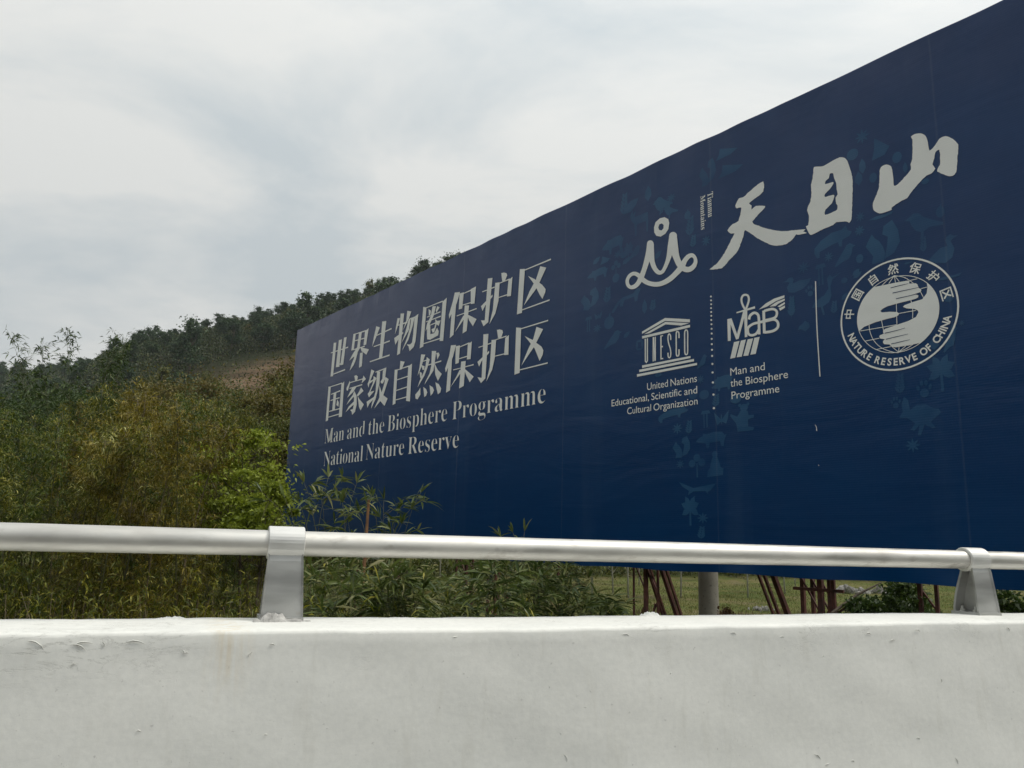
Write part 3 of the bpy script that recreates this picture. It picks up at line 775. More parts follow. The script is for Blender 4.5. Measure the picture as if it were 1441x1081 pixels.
ribbon(P, fr, [(605,505),(520,525),(450,575),(440,630),(460,680),(510,690),(565,665),(602,605)], width=36)
ribbon(P, fr, [(680,338),(790,310),(850,332),(862,385),(825,440),(690,475)], width=36)
ribbon(P, fr, [(610,502),(720,480),(820,462),(876,505),(872,580),(800,630),(680,650)], width=38)
P.build('monogram', M_WHITE, 'MaB monogram with a loop, a wing of stripes and four bars')

# ---- dotted line and divider, small tears
P = Print(); fr = frame_px(850, 400, 5.146)
for x, y in [(776,90),(777,118),(778,146),(777,174),(778,202),(779,230),(779,260),(780,291),(781,324),(782,358),(782,397),(783,435),(784,476),(785,520),(787,578),(788,640),(790,712),(795,800),(798,898)]:
    r_ = 6.6 + (y - 90) / 500; P.cut('dot')
    P.px([[fr((x + r_*cos(a*pi/6), y + r_*sin(a*pi/6))) for a in range(12)]])
P.build('dotted_line', M_WHITE, 'vertical row of white dots')
P = Print(); ribbon(P, lambda q: q, [(1148,396,1.5),(1150,460,1.5),(1154.3,530,1.5)]); P.build('divider_line', M_WHITE, 'thin vertical white line')
P = Print()
for pl in [[(1147,597),(1149.6,601),(1150.4,607),(1149,606),(1149,602)], [(1152,654),(1153.3,655),(1152.4,656)]]: P.px([pl])
P.build('fabric_tear', M_WHITE, 'small pale tears in the fabric')

# ---- type set from the built-in font
_txt = {}
def glyphs(s, off=0.0):
    key = (s, off)
    if key not in _txt:
        cu = bpy.data.curves.new('txt', 'FONT'); cu.body = s; cu.resolution_u = 4; cu.offset = off; cu.size = 1
        ob = bpy.data.objects.new('txt', cu); C.objects.link(ob)
        bpy.context.view_layer.update(); dg = bpy.context.evaluated_depsgraph_get()
        me = bpy.data.meshes.new_from_object(ob.evaluated_get(dg))
        vv = [(p.co.x, p.co.y) for p in me.vertices]; ff = [tuple(p.vertices) for p in me.polygons]
        bpy.data.objects.remove(ob); bpy.data.curves.remove(cu); bpy.data.meshes.remove(me)
        _txt[key] = (vv, ff)
    return _txt[key]
def bold_serif(s): return ''.join(chr(0x1D400 + ord(c) - 65) if c.isupper() else chr(0x1D41A + ord(c) - 97) if c.islower() else c for c in s)
def capheight(serif): return max(q[1] for q in glyphs(bold_serif('H') if serif else 'H')[0])
def word(P, s, a, b, cap_px, serif=False, off=0.0):
    """s set between baseline pixels a (left) and b (right); cap_px = pixel y of capital top at a"""
    P.cut('word')
    u0, z0 = uv(*a); u1, z1 = uv(*b); _, zt = uv(*cap_px)
    z = (z0 + z1) / 2
    vs, fs = glyphs(bold_serif(s) if serif else s, -.015 if serif else off); x0 = min(q[0] for q in vs); x1 = max(q[0] for q in vs)
    kx = (u1 - u0) / (x1 - x0); kz = (zt - z0) / capheight(serif)
    P.raw([(u0 + (x - x0) * kx, z + y * kz) for x, y in vs], fs)
fr = frame_px(450, 530, 4.238)
P = Print()
zb1 = None
for s, a, b in [('Man', (28,402), (143,378)), ('and', (163,374), (268,355)), ('the', (289,351), (383,332)), ('Biosphere', (404,330), (759,264)), ('Programme', (790,258), (1347,158))]:
    word(P, s, fr(a), fr(b), fr((a[0] + 6, a[1] - (86 + (a[0] - 28) * .030))), True)
P.build('lettering', M_WHITE, 'serif line reading Man and the Biosphere Programme')
P = Print()
for s, a, b in [('National', (22,537), (256,502)), ('Nature', (274,500), (502,464)), ('Reserve', (526,464), (829,424))]:
    word(P, s, fr(a), fr(b), fr((a[0] + 6, a[1] - (87 + (a[0] - 22) * .030))), True)
P.build('lettering', M_WHITE, 'serif line reading National Nature Reserve')
fr = frame_px(850, 400, 5.146)
P = Print()
for s, a, b, h in [('United', (314,768), (465,742), 50), ('Nations', (484,739), (675,708), 52), ('Educational,', (57,886), (327,843), 48), ('Scientific', (345,838), (563,808), 50), ('and', (583,804), (677,790), 52),
                (' Cultural', (170,944), (343,918), 48), ('Organization', (361,916), (680,872), 50)]:
    word(P, s.strip(), fr(a), fr(b), fr((a[0], a[1] - h)))
P.build('lettering', M_WHITE, 'three lines reading United Nations Educational, Scientific and Cultural Organization')
P = Print()
for s, a, b, h in [('Man', (917,663), (1035,643), 54), ('and', (1060,639), (1167,622), 55), ('the', (919,745), (1003,731), 54), ('Biosphere', (1029,727), (1335,680), 55), ('Programme', (926,833), (1272,783), 54)]:
    word(P, s, fr(a), fr(b), fr((a[0], a[1] - h)))
P.build('lettering', M_WHITE, 'three lines reading Man and the Biosphere Programme')
# upright sideways caption
P = Print(); fr = frame_px(970, 260, 15.44)
for s, top, bot, capx in [('Tianmu', (402,190), (408,722), 520), ('Mountains', (246,258), (236,1000), 350)]:
    P.cut('word'); u0, z0 = uv(*fr(top)); u1, z1 = uv(*fr(bot)); uc, _ = uv(*fr((capx, top[1])))
    vs, fs = glyphs(bold_serif(s)); x0 = min(q[0] for q in vs); x1 = max(q[0] for q in vs); kc = (uc - u0) / capheight(True)
    P.raw([(u0 + y * kc, z0 + (z1 - z0) * (x - x0) / (x1 - x0)) for x, y in vs], fs)
P.build('lettering', M_WHITE, 'small sideways serif caption reading Tianmu Mountains')

# ---- round emblem
fr = frame_px(1190, 370, 7.2067)
eu = [uv(1182.6, 446)[0], uv(1351.3, 440)[0]]; ez = [uv(1267, 362.7)[1], uv(1260, 522.3)[1]]
EC = ((eu[0] + eu[1]) / 2, (ez[0] + ez[1]) / 2); EA, EB = (eu[1] - eu[0]) / 2, (ez[0] - ez[1]) / 2
P = Print()
def ring(P, cu, cz, a, b, w, n=72):
    vs = [(cu + (a - w * q) * cos(2*pi*i/n), cz + (b - w * q) * sin(2*pi*i/n)) for q in (0, 1) for i in range(n)]
    P.raw(vs, [(i, (i+1) % n, n + (i+1) % n, n + i) for i in range(n)])
ring(P, *EC, EA, EB, .020)
gu = [uv(*fr((117,570)))[0], uv(*fr((955,470)))[0]]; gz = [uv(*fr((540,129)))[1], uv(*fr((520,914)))[1]]
GC = ((gu[0]+gu[1])/2, (gz[0]+gz[1])/2); GA, GB = (gu[1]-gu[0])/2, (gz[0]-gz[1])/2
ring(P, *GC, GA, GB, .007)
def on_globe(a0, a1, n=24):
    return [(GC[0] + GA * cos(a0 + (a1 - a0) * i / n), GC[1] + GB * sin(a0 + (a1 - a0) * i / n)) for i in range(n + 1)]
def ang(px, py):
    u, z = uv(*fr((px, py))); return atan2((z - GC[1]) / GB, (u - GC[0]) / GA)
a0, a1 = ang(290, 255), ang(150, 690)
if a1 < a0: a1 += 2 * pi
up_edge = [(190,650),(300,605),(420,570),(500,552),(535,535),(545,515),(525,500),(450,497),(370,503),(355,490),(380,465),(430,440),(520,415),(640,385),(715,365),(738,350),(740,330),(715,322),(640,338),(640,334),(700,318),(755,300),(770,285),(768,266),(740,256),(735,252),(735,225),(715,208),(650,212),(646,204),(652,190),(640,180),(520,200),(400,225)]
P.tri([on_globe(a0, a1) + [uv(*fr(q)) for q in up_edge]])
b0, b1 = ang(765, 808), ang(820, 205)
if b1 < b0: b1 += 2 * pi
lo_edge = [(832,250),(825,310),(780,370),(680,400),(600,430),(583,447),(620,463),(700,468),(735,485),(740,505),(715,550),(640,590),(520,630),(400,672),(383,690),(384,712),(400,715),(350,735),(344,750),(352,768),(400,776),(382,795),(382,812),(395,826),(440,828),(455,828),(462,848),(510,858),(640,838)]
P.tri([on_globe(b0, b1) + [uv(*fr(q)) for q in lo_edge]])
for ln in [[(497,130),(508,200)],[(517,415),(520,520),(523,625)],[(240,625),(250,700),(290,790),(370,865),(480,905),(540,912)],[(365,578),(380,650),(395,720)],[(150,692),(340,660),(520,628)],[(200,795),(345,765)],[(315,880),(460,850)],
           [(540,515),(715,483)],[(665,378),(683,480),(682,562)],[(497,130),(440,212)],[(497,130),(435,170),(370,232)],[(497,130),(548,192)],[(497,130),(600,150),(690,208)],[(765,300),(795,358)],[(770,262),(828,247)],[(650,182),(730,162)],
           [(540,905),(612,845)],[(540,905),(620,870),(690,825)],[(540,905),(545,858)],[(450,830),(490,865),(540,905)],[(735,240),(765,300)]]:
    ribbon(P, fr, ln, width=6.5)
P.build('round_emblem', M_WHITE, 'round emblem of two hands clasping a globe inside a ring')
P = Print(y0=-.0085)
for ln in [[(460,256),(560,230),(642,211)],[(480,307),(620,277),(745,250)],[(515,365),(640,338),(745,312)],[(400,715),(500,692),(606,662)],[(412,776),(520,750),(636,722)],[(466,824),(560,802),(655,780)]]:
    ribbon(P, fr, [(ln[0][0], ln[0][1], 7), (ln[1][0], ln[1][1], 6), (ln[2][0], ln[2][1], 3)])
P.build('finger_line', M_BLUE, 'dark blue lines between the fingers of the emblem')
P = Print()
for ch, (x, y) in zip('中国自然保护区', [(40,522),(125,325),(280,170),(484,65),(709,55),(893,140),(1027,317)]):
    P.cut('character'); cu, cz = uv(*fr((x, y))); th = atan2(cz - EC[1], cu - EC[0]) - pi / 2; vs, fs = glyphs(ch)
    mx, my = (min(q[0] for q in vs) + max(q[0] for q in vs)) / 2, (min(q[1] for q in vs) + max(q[1] for q in vs)) / 2
    s_ = .118 / (max(q[1] for q in vs) - min(q[1] for q in vs)); 
    for ex, ey in ((-.018, -.012), (.018, -.012), (-.018, .014), (.018, .014)):
        P.raw([(cu + ((x_+ex-mx)*cos(th) - (y_+ey-my)*sin(th))*s_, cz + ((x_+ex-mx)*sin(th) + (y_+ey-my)*cos(th))*s_) for x_, y_ in vs], fs)
txt = 'NATURE RESERVE OF CHINA'
def ean(x, y):
    u, z = uv(*fr((x, y))); return atan2((z - EC[1]) / EB, (u - EC[0]) / EA), hypot((u - EC[0]) / EA, (z - EC[1]) / EB)
(t0, r0), (t1, r1) = ean(62, 752), ean(1025, 568)
if t1 < t0: t1 += 2 * pi
adv = {}; 
def wd(c): return .42 if c == ' ' else (.40 if c == 'I' else .74)
tot = sum(wd(c) for c in txt) - wd('N') / 2 - wd('A') / 2; pos = 0; rr_ = (r0 + r1) / 2
for i, c in enumerate(txt):
    if i: pos += (wd(txt[i-1]) + wd(c)) / 2
    if c == ' ': continue
    P.cut('letter')
    t = t0 + (t1 - t0) * pos / tot; cu, cz = EC[0] + EA * rr_ * cos(t), EC[1] + EB * rr_ * sin(t); th = t + pi / 2
    vs, fs = glyphs(c, .028); mx = (min(q[0] for q in vs) + max(q[0] for q in vs)) / 2; my = .36
    s_ = .082 / .72
    P.raw([(cu + ((x_-mx)*cos(th)*.9 - (y_-my)*sin(th))*s_, cz + ((x_-mx)*sin(th)*.9 + (y_-my)*cos(th))*s_) for x_, y_ in vs], fs)
P.build('emblem_lettering', M_WHITE, 'words running round the emblem, NATURE RESERVE OF CHINA below')

# ---- faint silhouettes of plants and animals
def ell(cx, cy, a, b, rot=0, n=12):
    c_, s_ = cos(rot), sin(rot)
    return [(cx + a*cos(2*pi*i/n)*c_ - b*sin(2*pi*i/n)*s_, cy + a*cos(2*pi*i/n)*s_ + b*sin(2*pi*i/n)*c_) for i in range(n)]
def petal(cx, cy, L, w, rot):
    c_, s_ = cos(rot), sin(rot); o_ = []
    for t, k2 in ((0,0),(.3,1),(.65,.9),(1,0),(.65,-.9),(.3,-1)):
        o_.append((cx + L*t*c_ - w*k2*s_, cy + L*t*s_ + w*k2*c_))
    return o_
SH = {
 'flower': [petal(0, 0, .5, .07, i*pi/4) for i in range(8)] + [ell(0, 0, .12, .12)],
 'circle': [ell(0, 0, .46, .5)],
 'fruit': [ell(0, -.05, .4, .42), petal(0, .3, .3, .07, 1.2)],
 'leaf': [petal(-.45, -.3, 1.0, .24, .6)],
 'seed': [petal(0, -.5, 1.0, .3, 1.57)],
 'fern': [petal(-.1, -.5, 1.0, .03, 1.4)] + [petal(-.08 + .02*i, -.35 + .17*i, .42 - .04*i, .07, .75) for i in range(5)] + [petal(-.08 + .02*i, -.35 + .17*i, .42 - .04*i, .07, 2.3) for i in range(5)],
 'palm': [[(-.05,-.5),(.06,-.5),(.04,.2),(-.04,.2)]] + [petal(0, .15, .52, .13, a) for a in (-.5, .35, 1.05, 2.1, 2.8, 3.65)],
 'tree': [[(-.04,-.5),(.05,-.5),(.04,.1),(-.03,.1)], ell(0, .33, .2, .17), ell(-.28, .1, .2, .16), ell(.28, .12, .2, .17)],
 'trunks': [[(-.2,-.5),(-.1,-.5),(-.1,.4),(-.2,.4)], [(.05,-.5),(.18,-.5),(.18,.4),(.05,.4)], [(-.45,.3),(.45,.3),(.3,.5),(-.3,.5)]],
 'paw': [ell(0, -.2, .27, .24), ell(-.36, .1, .11, .16, .3), ell(-.13, .33, .11, .16), ell(.14, .33, .11, .16), ell(.37, .1, .11, .16, -.3)],
 'butterfly': [[(0,-.1),(-.5,.45),(-.4,-.05),(-.3,-.45),(0,-.2)], [(0,-.1),(.5,.5),(.45,0),(.3,-.4),(0,-.2)], ell(0, -.05, .05, .35)],
 'bird': [[(-.5,.28),(-.38,.34),(-.25,.45),(-.1,.4),(.0,.25),(.2,.08),(.5,-.12),(.48,-.2),(.15,-.15),(-.02,-.25),(-.02,-.42),(-.12,-.48),(-.08,-.25),(-.22,-.15),(-.32,.05),(-.36,.22)]],
 'bird_r': [[(.5,.28),(.38,.34),(.25,.45),(.1,.4),(.0,.25),(-.2,.0),(-.5,-.42),(-.42,-.45),(-.1,-.3),(.15,-.25),(.3,-.05),(.36,.22)]],
 'duck': [[(-.5,.3),(-.35,.35),(-.28,.47),(-.15,.45),(-.1,.3),(-.14,.1),(.1,.18),(.35,.12),(.5,.15),(.4,-.1),(.2,-.35),(-.1,-.45),(-.3,-.35),(-.35,-.05),(-.25,.2),(-.35,.27)]],
 'duck_r': [[(.5,.38),(.35,.42),(.28,.5),(.15,.45),(.1,.3),(.16,.1),(-.05,.1),(-.3,-.1),(-.5,-.32),(-.2,-.42),(.05,-.5),(.28,-.35),(.36,-.05),(.26,.25),(.35,.33)]],
 'crane': [[(.02,.42),(.12,.5),(.2,.42),(.5,.5),(.2,.36),(.12,.2),(.14,-.05),(.05,-.2),(-.15,-.28),(-.1,-.5),(-.16,-.5),(-.22,-.28),(-.5,-.25),(-.4,-.1),(-.1,.0),(.05,.15)]],
 'pig': [[(-.5,-.02),(-.4,.12),(-.28,.2),(-.26,.33),(-.15,.28),(.1,.36),(.35,.33),(.44,.15),(.5,.2),(.46,.05),(.42,-.15),(.4,-.42),(.32,-.42),(.28,-.15),(-.05,-.18),(-.08,-.45),(-.16,-.45),(-.18,-.2),(-.35,-.15),(-.48,-.1)]],
 'pig_r': [[(.5,.12),(.4,.22),(.36,.42),(.25,.3),(.0,.3),(-.28,.12),(-.45,-.1),(-.46,-.3),(-.4,-.5),(-.33,-.5),(-.32,-.28),(.0,-.15),(.15,-.12),(.18,-.3),(.24,-.3),(.26,-.08),(.44,.0)]],
 'squirrel': [[(-.5,.0),(-.42,.12),(-.3,.28),(-.22,.15),(-.1,.05),(.0,-.12),(.05,-.3),(.0,-.5),(-.35,-.5),(-.3,-.3),(-.4,-.15)], [(.02,-.45),(.3,-.35),(.48,-.1),(.45,.2),(.3,.5),(.05,.4),(.0,.2),(.15,.1),(.12,-.1)]],
 'deer': [[(-.35,.1),(-.42,.3),(-.3,.5),(-.28,.3),(-.15,.45),(-.2,.2),(.4,.2),(.42,-.1),(.4,-.5),(.34,-.5),(.32,-.1),(-.1,-.1),(-.12,-.5),(-.18,-.5),(-.22,-.05)]],
 'cat': [[(-.5,-.45),(-.3,-.05),(-.1,.1),(.25,.15),(.38,.35),(.5,.25),(.42,.05),(.38,-.25),(.3,-.25),(.28,-.02),(-.05,-.05),(-.1,-.3),(-.2,-.3),(-.2,-.1),(-.42,-.5)]],
 'bear': [ell(.1, .35, .17, .14), ell(-.08, .45, .07, .06), ell(.27, .46, .07, .06), [(-.05,.25),(.25,.22),(.28,.05),(.5,.05),(.5,-.05),(.25,-.1),(.25,-.35),(.5,-.4),(.45,-.5),(-.2,-.5),(-.25,-.2),(-.5,.1),(-.48,.18),(-.2,.05)]],
 'monkey': [ell(.0, .36, .16, .13), [(-.15,.25),(.15,.25),(.25,.0),(.3,-.15),(.45,-.2),(.42,-.45),(-.45,-.5),(-.42,-.25),(-.28,-.15),(-.25,0)]],
 'rabbit': [[(-.5,-.02),(-.4,.12),(-.42,.3),(-.35,.5),(-.25,.4),(-.22,.15),(-.05,.25),(.15,.25),(.35,.12),(.45,.1),(.5,.0),(.4,-.08),(.25,-.2),(.35,-.35),(.28,-.36),(.1,-.25),(.0,-.5),(-.08,-.5),(-.02,-.25),(-.15,-.38),(-.25,-.35),(-.12,-.2),(-.3,-.05)]],
 'fish': [[(-.5,.0),(-.2,.25),(.2,.15),(.5,.3),(.4,-.1),(.1,-.2),(-.2,-.25)]],
 'boat': [[(-.5,.3),(-.3,.1),(-.1,-.1),(.5,.1),(.35,-.3),(.28,-.35),(.3,-.5),(.22,-.3),(-.1,-.3),(-.25,-.5),(-.22,-.25),(-.4,.0)]],
 'ring': [ell(-.3, 0, .12, .4), ell(.3, 0, .12, .4), ell(0, .35, .35, .1), ell(0, -.35, .35, .1)],
 'wedge': [[(-.5,-.3),(-.35,.05),(-.3,.5),(.5,.0),(.2,-.25)]],
}
PL = []
def sil(ox, oy, sc, items):
    for kd, x, y, w, h in items: PL.append((kd, ox + x / sc, oy + y / sc, w / sc, h / sc))
sil(810, 200, 3.605, [('fern',250,320,70,120),('seed',368,260,50,70),('bird',435,325,90,90),('flower',485,283,50,45),('deer',322,400,110,140),('pig',190,520,110,100),('bird_r',300,560,70,70),('leaf',108,600,45,50),('pig',112,668,105,70),
    ('squirrel',72,795,95,100),('fern',165,780,70,90),('cat',255,795,150,110),('seed',350,835,40,75),('trunks',66,925,40,75),('butterfly',115,882,40,40),('fruit',170,912,65,80),('flower',110,945,45,45),('bird_r',190,1000,95,90),('leaf',262,975,40,45),
    ('ring',325,1030,45,60),('fruit',568,368,40,50),('fern',585,430,80,110),('fern',600,505,60,70),('flower',662,500,50,60),('circle',205,690,40,45),('tree',205,640,50,80),('wedge',150,600,50,50),('flower',215,570,45,45),('leaf',260,600,50,50),('palm',270,560,50,90),
    ('duck',250,560,70,60),('bird',480,350,80,80),('leaf',420,570,50,60),('circle',60,840,30,30),('fern',395,830,60,60)])
sil(800, 0, 2.248, [('squirrel',440,545,55,80),('wedge',500,483,70,42),('wedge',512,537,80,48),('seed',252,612,35,50),('bird',300,645,60,60),('leaf',200,650,60,60)])
sil(1060, 300, 6.005, [('pig_r',665,235,340,230),('bird_r',775,350,190,190),('flower',900,150,90,90),('flower',637,370,85,90),('flower',425,460,110,105),('circle',900,385,70,75),('squirrel',1095,245,300,330),('duck',370,600,250,150),('trunks',572,520,110,180),
    ('crane',625,690,270,330),('paw',482,660,90,100),('fern',330,800,120,190),('seed',440,955,130,90),('leaf',885,520,95,80),('fern',690,800,110,120),('leaf',780,700,80,90),('circle',770,570,60,50),('fish',1080,30,220,60)])
sil(1180, 180, 4.914, [('flower',163,60,110,105),('wedge',290,150,130,190),('circle',97,185,90,80),('seed',165,265,80,110),('seed',140,350,90,100),('circle',240,345,60,70),('circle',405,205,75,80),('seed',462,275,55,80),('bird',590,665,270,210),
    ('fruit',705,578,80,95),('fern',592,810,90,120),('duck_r',720,845,230,190),('flower',145,710,70,75),('flower',150,615,70,75),('seed',132,1003,50,60),('fish',760,1035,190,45),('circle',600,370,60,40),('fish',480,935,60,30)])
sil(1200, 500, 7.205, [('palm',900,200,300,340),('fern',490,300,190,230),('paw',725,345,170,190),('paw',437,485,110,130),('rabbit',680,605,430,410),('flower',610,915,165,150)])
sil(920, 540, 4.506, [('pig',430,15,130,70),('flower',150,285,70,75),('fern',228,280,80,95),('trunks',330,225,70,110),('butterfly',430,220,95,95),('fern',400,110,90,90),('bear',560,215,150,175),('pig_r',120,190,200,100),('pig',365,352,195,120),('squirrel',177,402,115,135),
    ('flower',168,510,55,60),('tree',275,520,110,150),('monkey',390,508,115,165),('boat',275,650,235,110),('palm',232,815,115,170),('flower',312,852,75,75),('fern',308,950,90,90),('circle',250,70,60,60),('circle',320,70,70,60),('leaf',130,60,60,60)])
sil(1120, 340, 5.146, [('bird_r',1120,700,120,220),('flower',1200,590,50,50),('circle',1108,400,90,80),('leaf',60,610,100,70),('leaf',440,220,70,70),('seed',1000,740,120,90)])
sil(850, 400, 5.146, [('bird_r',712,560,80,110),('fern',400,650,90,60),('flower',700,690,60,70),('pig',860,700,150,110),('circle',955,830,90,70),('fern',1365,160,80,150)])
P = Print(y0=-.001, dy=.000006)
for kd, x, y, w, h in PL:
    P.cut(dict(seed='leaf', bird_r='bird', duck_r='duck', pig_r='pig', circle='fruit', wedge='bird', ring='wreath', trunks='tree').get(kd, kd) + '_print')
    cu, cz = uv(x, y); wm_ = abs(uv(x + w/2, y)[0] - uv(x - w/2, y)[0]); hm = abs(uv(x, y + h/2)[1] - uv(x, y - h/2)[1])
    for lp in SH[kd]: P.tri([[(cu + a * wm_, cz + b * hm) for a, b in lp]])
P.build('silhouette_print', M_TEAL, 'faint teal silhouettes of animals, leaves and flowers')

# ---- rusty supports under and behind the board
def sb(*pts_w):
    mb = MB()
    for (a, b, w) in pts_w: mb.bar(a, b, w * .72, w * .6)
    mb.build('support_bar', M_RUST, board)
def u_at(px, py, b=0.0):
    """position along the board of something b metres behind it"""
    r = ray(px, py); base = A0.x * NB.x + A0.y * NB.y + b; t = base / (r.x * NB.x + r.y * NB.y); p = r * t
    return (p.x - A0.x) * BR.x + (p.y - A0.y) * BR.y
TOPZ = BZ0 + ZO + .3
def vert(px, w, b=.32, top=None): 
    u = u_at(px, 835, b); sb(((u, b, 0), (u, b, top or TOPZ), w)); return u
def strut(px, w, b0=.26, lean=.48, px_w=0):
    u = u_at(px, 806, b0); z0 = BZ0 + ZO
    sb(((u, b0 - .2 * lean, z0 + .2), (u + px_w, b0 + z0 * lean, 0), w)); return u
def lace(u, b, z0, z1, n, du=.22, w=.028):
    for q in range(n):
        za = z0 + (z1 - z0) * q / n; zb = z0 + (z1 - z0) * (q + 1) / n
        s = 1 if q % 2 else -1
        sb(((u - s*du/2, b, za), (u + s*du/2, b, zb), w))
for px, w in ((892, .035), (909, .075), (926, .045)): vert(px, w)
for px, w in ((911, .05), (915, .04), (931, .075), (937.5, .05)): strut(px, w, b0=.30)
ua = u_at(917, 835, .32); sb(((ua - .35, .32, .95), (ua + .25, .32, .98), .035)); sb(((ua - .35, .34, .5), (ua + .05, .34, 1.9), .03))
for px, w in ((1067, .045), (1075, .05), (1088, .085)): strut(px, w, b0=.30, lean=.58)
ub = u_at(1082, 840, .8); sb(((ub - .16, .78, 1.75), (ub + .06, .80, 1.8), .035))
for px, w in ((1130, .07), (1144, .06), (1155, .085), (1167, .05), (1173, .06)): vert(px, w, b=.3 + .1 * (px % 3))
uc = u_at(1150, 835, .3); sb(((uc - .3, .28, 2.25), (uc + .35, .28, 2.25), .05)); sb(((uc - .3, .5, 1.7), (uc + .3, .5, 2.1), .03))
for px, w in ((641, .05), (655, .07), (664, .05), (686, .05), (697, .06)): vert(px, w, b=.32)
for px, w in ((682, .05), (694, .05)): strut(px, w, b0=.3, lean=.5)
ud = u_at(655, 820, .32); sb(((ud - .45, .32, 1.35), (ud + .45, .32, 1.38), .06)); sb(((ud - .4, .33, 1.75), (ud + 1.0, .33, 1.8), .05))
for q_ in range(9):
    uu = u_at((901, 917, 1136, 1150, 1162, 648, 660, 690, 1300)[q_], 835, .32); lace(uu, .345, .1 + .07*q_, 2.45, 5, .26, .026)
for px, w in ((768, .06), (785, .05), (1295, .06), (1318, .05), (560, .06), (500, .06)): vert(px, w, b=.32)

# ---------------------------------------------------------------- concrete pole behind the board
pz = u_at(997, 835, 1.2)
pb = Vector((A0.x, A0.y, 0)) + BR * pz + BBK * 1.2
pole = empty('concrete_pole', (pb.x, pb.y, FZ))
tag(pole, 'grey concrete pole standing just behind the billboard between the rusty legs', 'pole')
g = MB(); g.tube([(0, 0, -.2), (0, 0, 1.2), (0, 0, 7.6)], [.168, .152, .10], 20); g.build('shaft', M_POLE, pole, smooth=True)
g = MB(); g.box(-.6, .6, -.05, .05, 7.25, 7.35); g.build('cross_arm', M_POLE, pole)

# ---------------------------------------------------------------- leaves
def rot_basis(d, rng):
    d = d / np.linalg.norm(d, axis=1, keepdims=True)
    r = rng.normal(size=d.shape); s = np.cross(d, r); s /= np.linalg.norm(s, axis=1, keepdims=True) + 1e-9
    return d, s
def leaf_quads(pos, d, length, width, rng, droop=.25, flat=.6):
    """lance shaped leaf: base, side, tip, side; (N,4,3)"""
    d = d / (np.linalg.norm(d, axis=1, keepdims=True) + 1e-9)
    upv = np.array([0, 0, 1.0]) + rng.normal(size=d.shape) * (1 - flat)
    s = np.cross(d, upv); s /= np.linalg.norm(s, axis=1, keepdims=True) + 1e-9
    L = length[:, None]; W = width[:, None]
    dz = np.zeros_like(d); dz[:, 2] = -1
    a = pos; mid = pos + d * L * .42; tip = pos + d * L + dz * L * droop
    fold = dz * W * .3
    return np.stack([a, mid + s * W / 2 - fold, tip, mid - s * W / 2 - fold], axis=1)

def bamboo(seed, Hh, leafL, nbr, per, lean, base=.22, spread=.62, rad=.014):
    rng = np.random.default_rng(seed); la = rng.uniform(0, 2*pi)
    n = 16; pts = []
    for i in range(n + 1):
        t = i / n; x = lean * Hh * t ** 2.6
        pts.append((x*cos(la) + .03*sin(t*7+seed), x*sin(la) + .03*cos(t*6), Hh*(t - .16*lean*t**4)))
    g = MB(); g.tube(pts, [rad*(1 - .75*i/n) for i in range(n+1)], 5)
    pa = np.array(pts); LP, LD = [], []
    for b in range(nbr):
        t = base + (1 - base) * rng.random() ** .85; i = min(int(t*n), n-1); p = pa[i] + (pa[i+1]-pa[i])*(t*n - i)
        az_ = rng.uniform(0, 2*pi); L = spread * rng.uniform(.45, 1.1) * (1.15 - .6*t); el = rng.uniform(.35, 1.0)
        q = [p]; d = np.array([cos(az_)*cos(el), sin(az_)*cos(el), sin(el)])
        for s in range(4):
            d = d + np.array([rng.normal()*.12, rng.normal()*.12, -.22]); d /= np.linalg.norm(d); q.append(q[-1] + d*L/4)
        g.tube(q, [.0035, .003, .0025, .002, .0012], 3, cap=False)
        for c in range(per):
            s = rng.uniform(.8, 4); i2 = min(int(s), 3); bp = q[i2] + (q[i2+1]-q[i2])*(s-i2)
            off = rng.normal(size=3)*.05; cp = bp + off
            k_ = rng.integers(4, 7); md = d*.4 + rng.normal(size=3)*.5 + np.array([0, 0, -.1])
            for _ in range(k_):
                LP.append(cp + rng.normal(size=3)*.015); LD.append(md + rng.normal(size=3)*.75)
    LP, LD = np.array(LP), np.array(LD); N = len(LP)
    return g, leaf_quads(LP, LD, leafL*rng.uniform(.6, 1.2, N), leafL*.15*rng.uniform(.7, 1.25, N), rng, .2, .55)

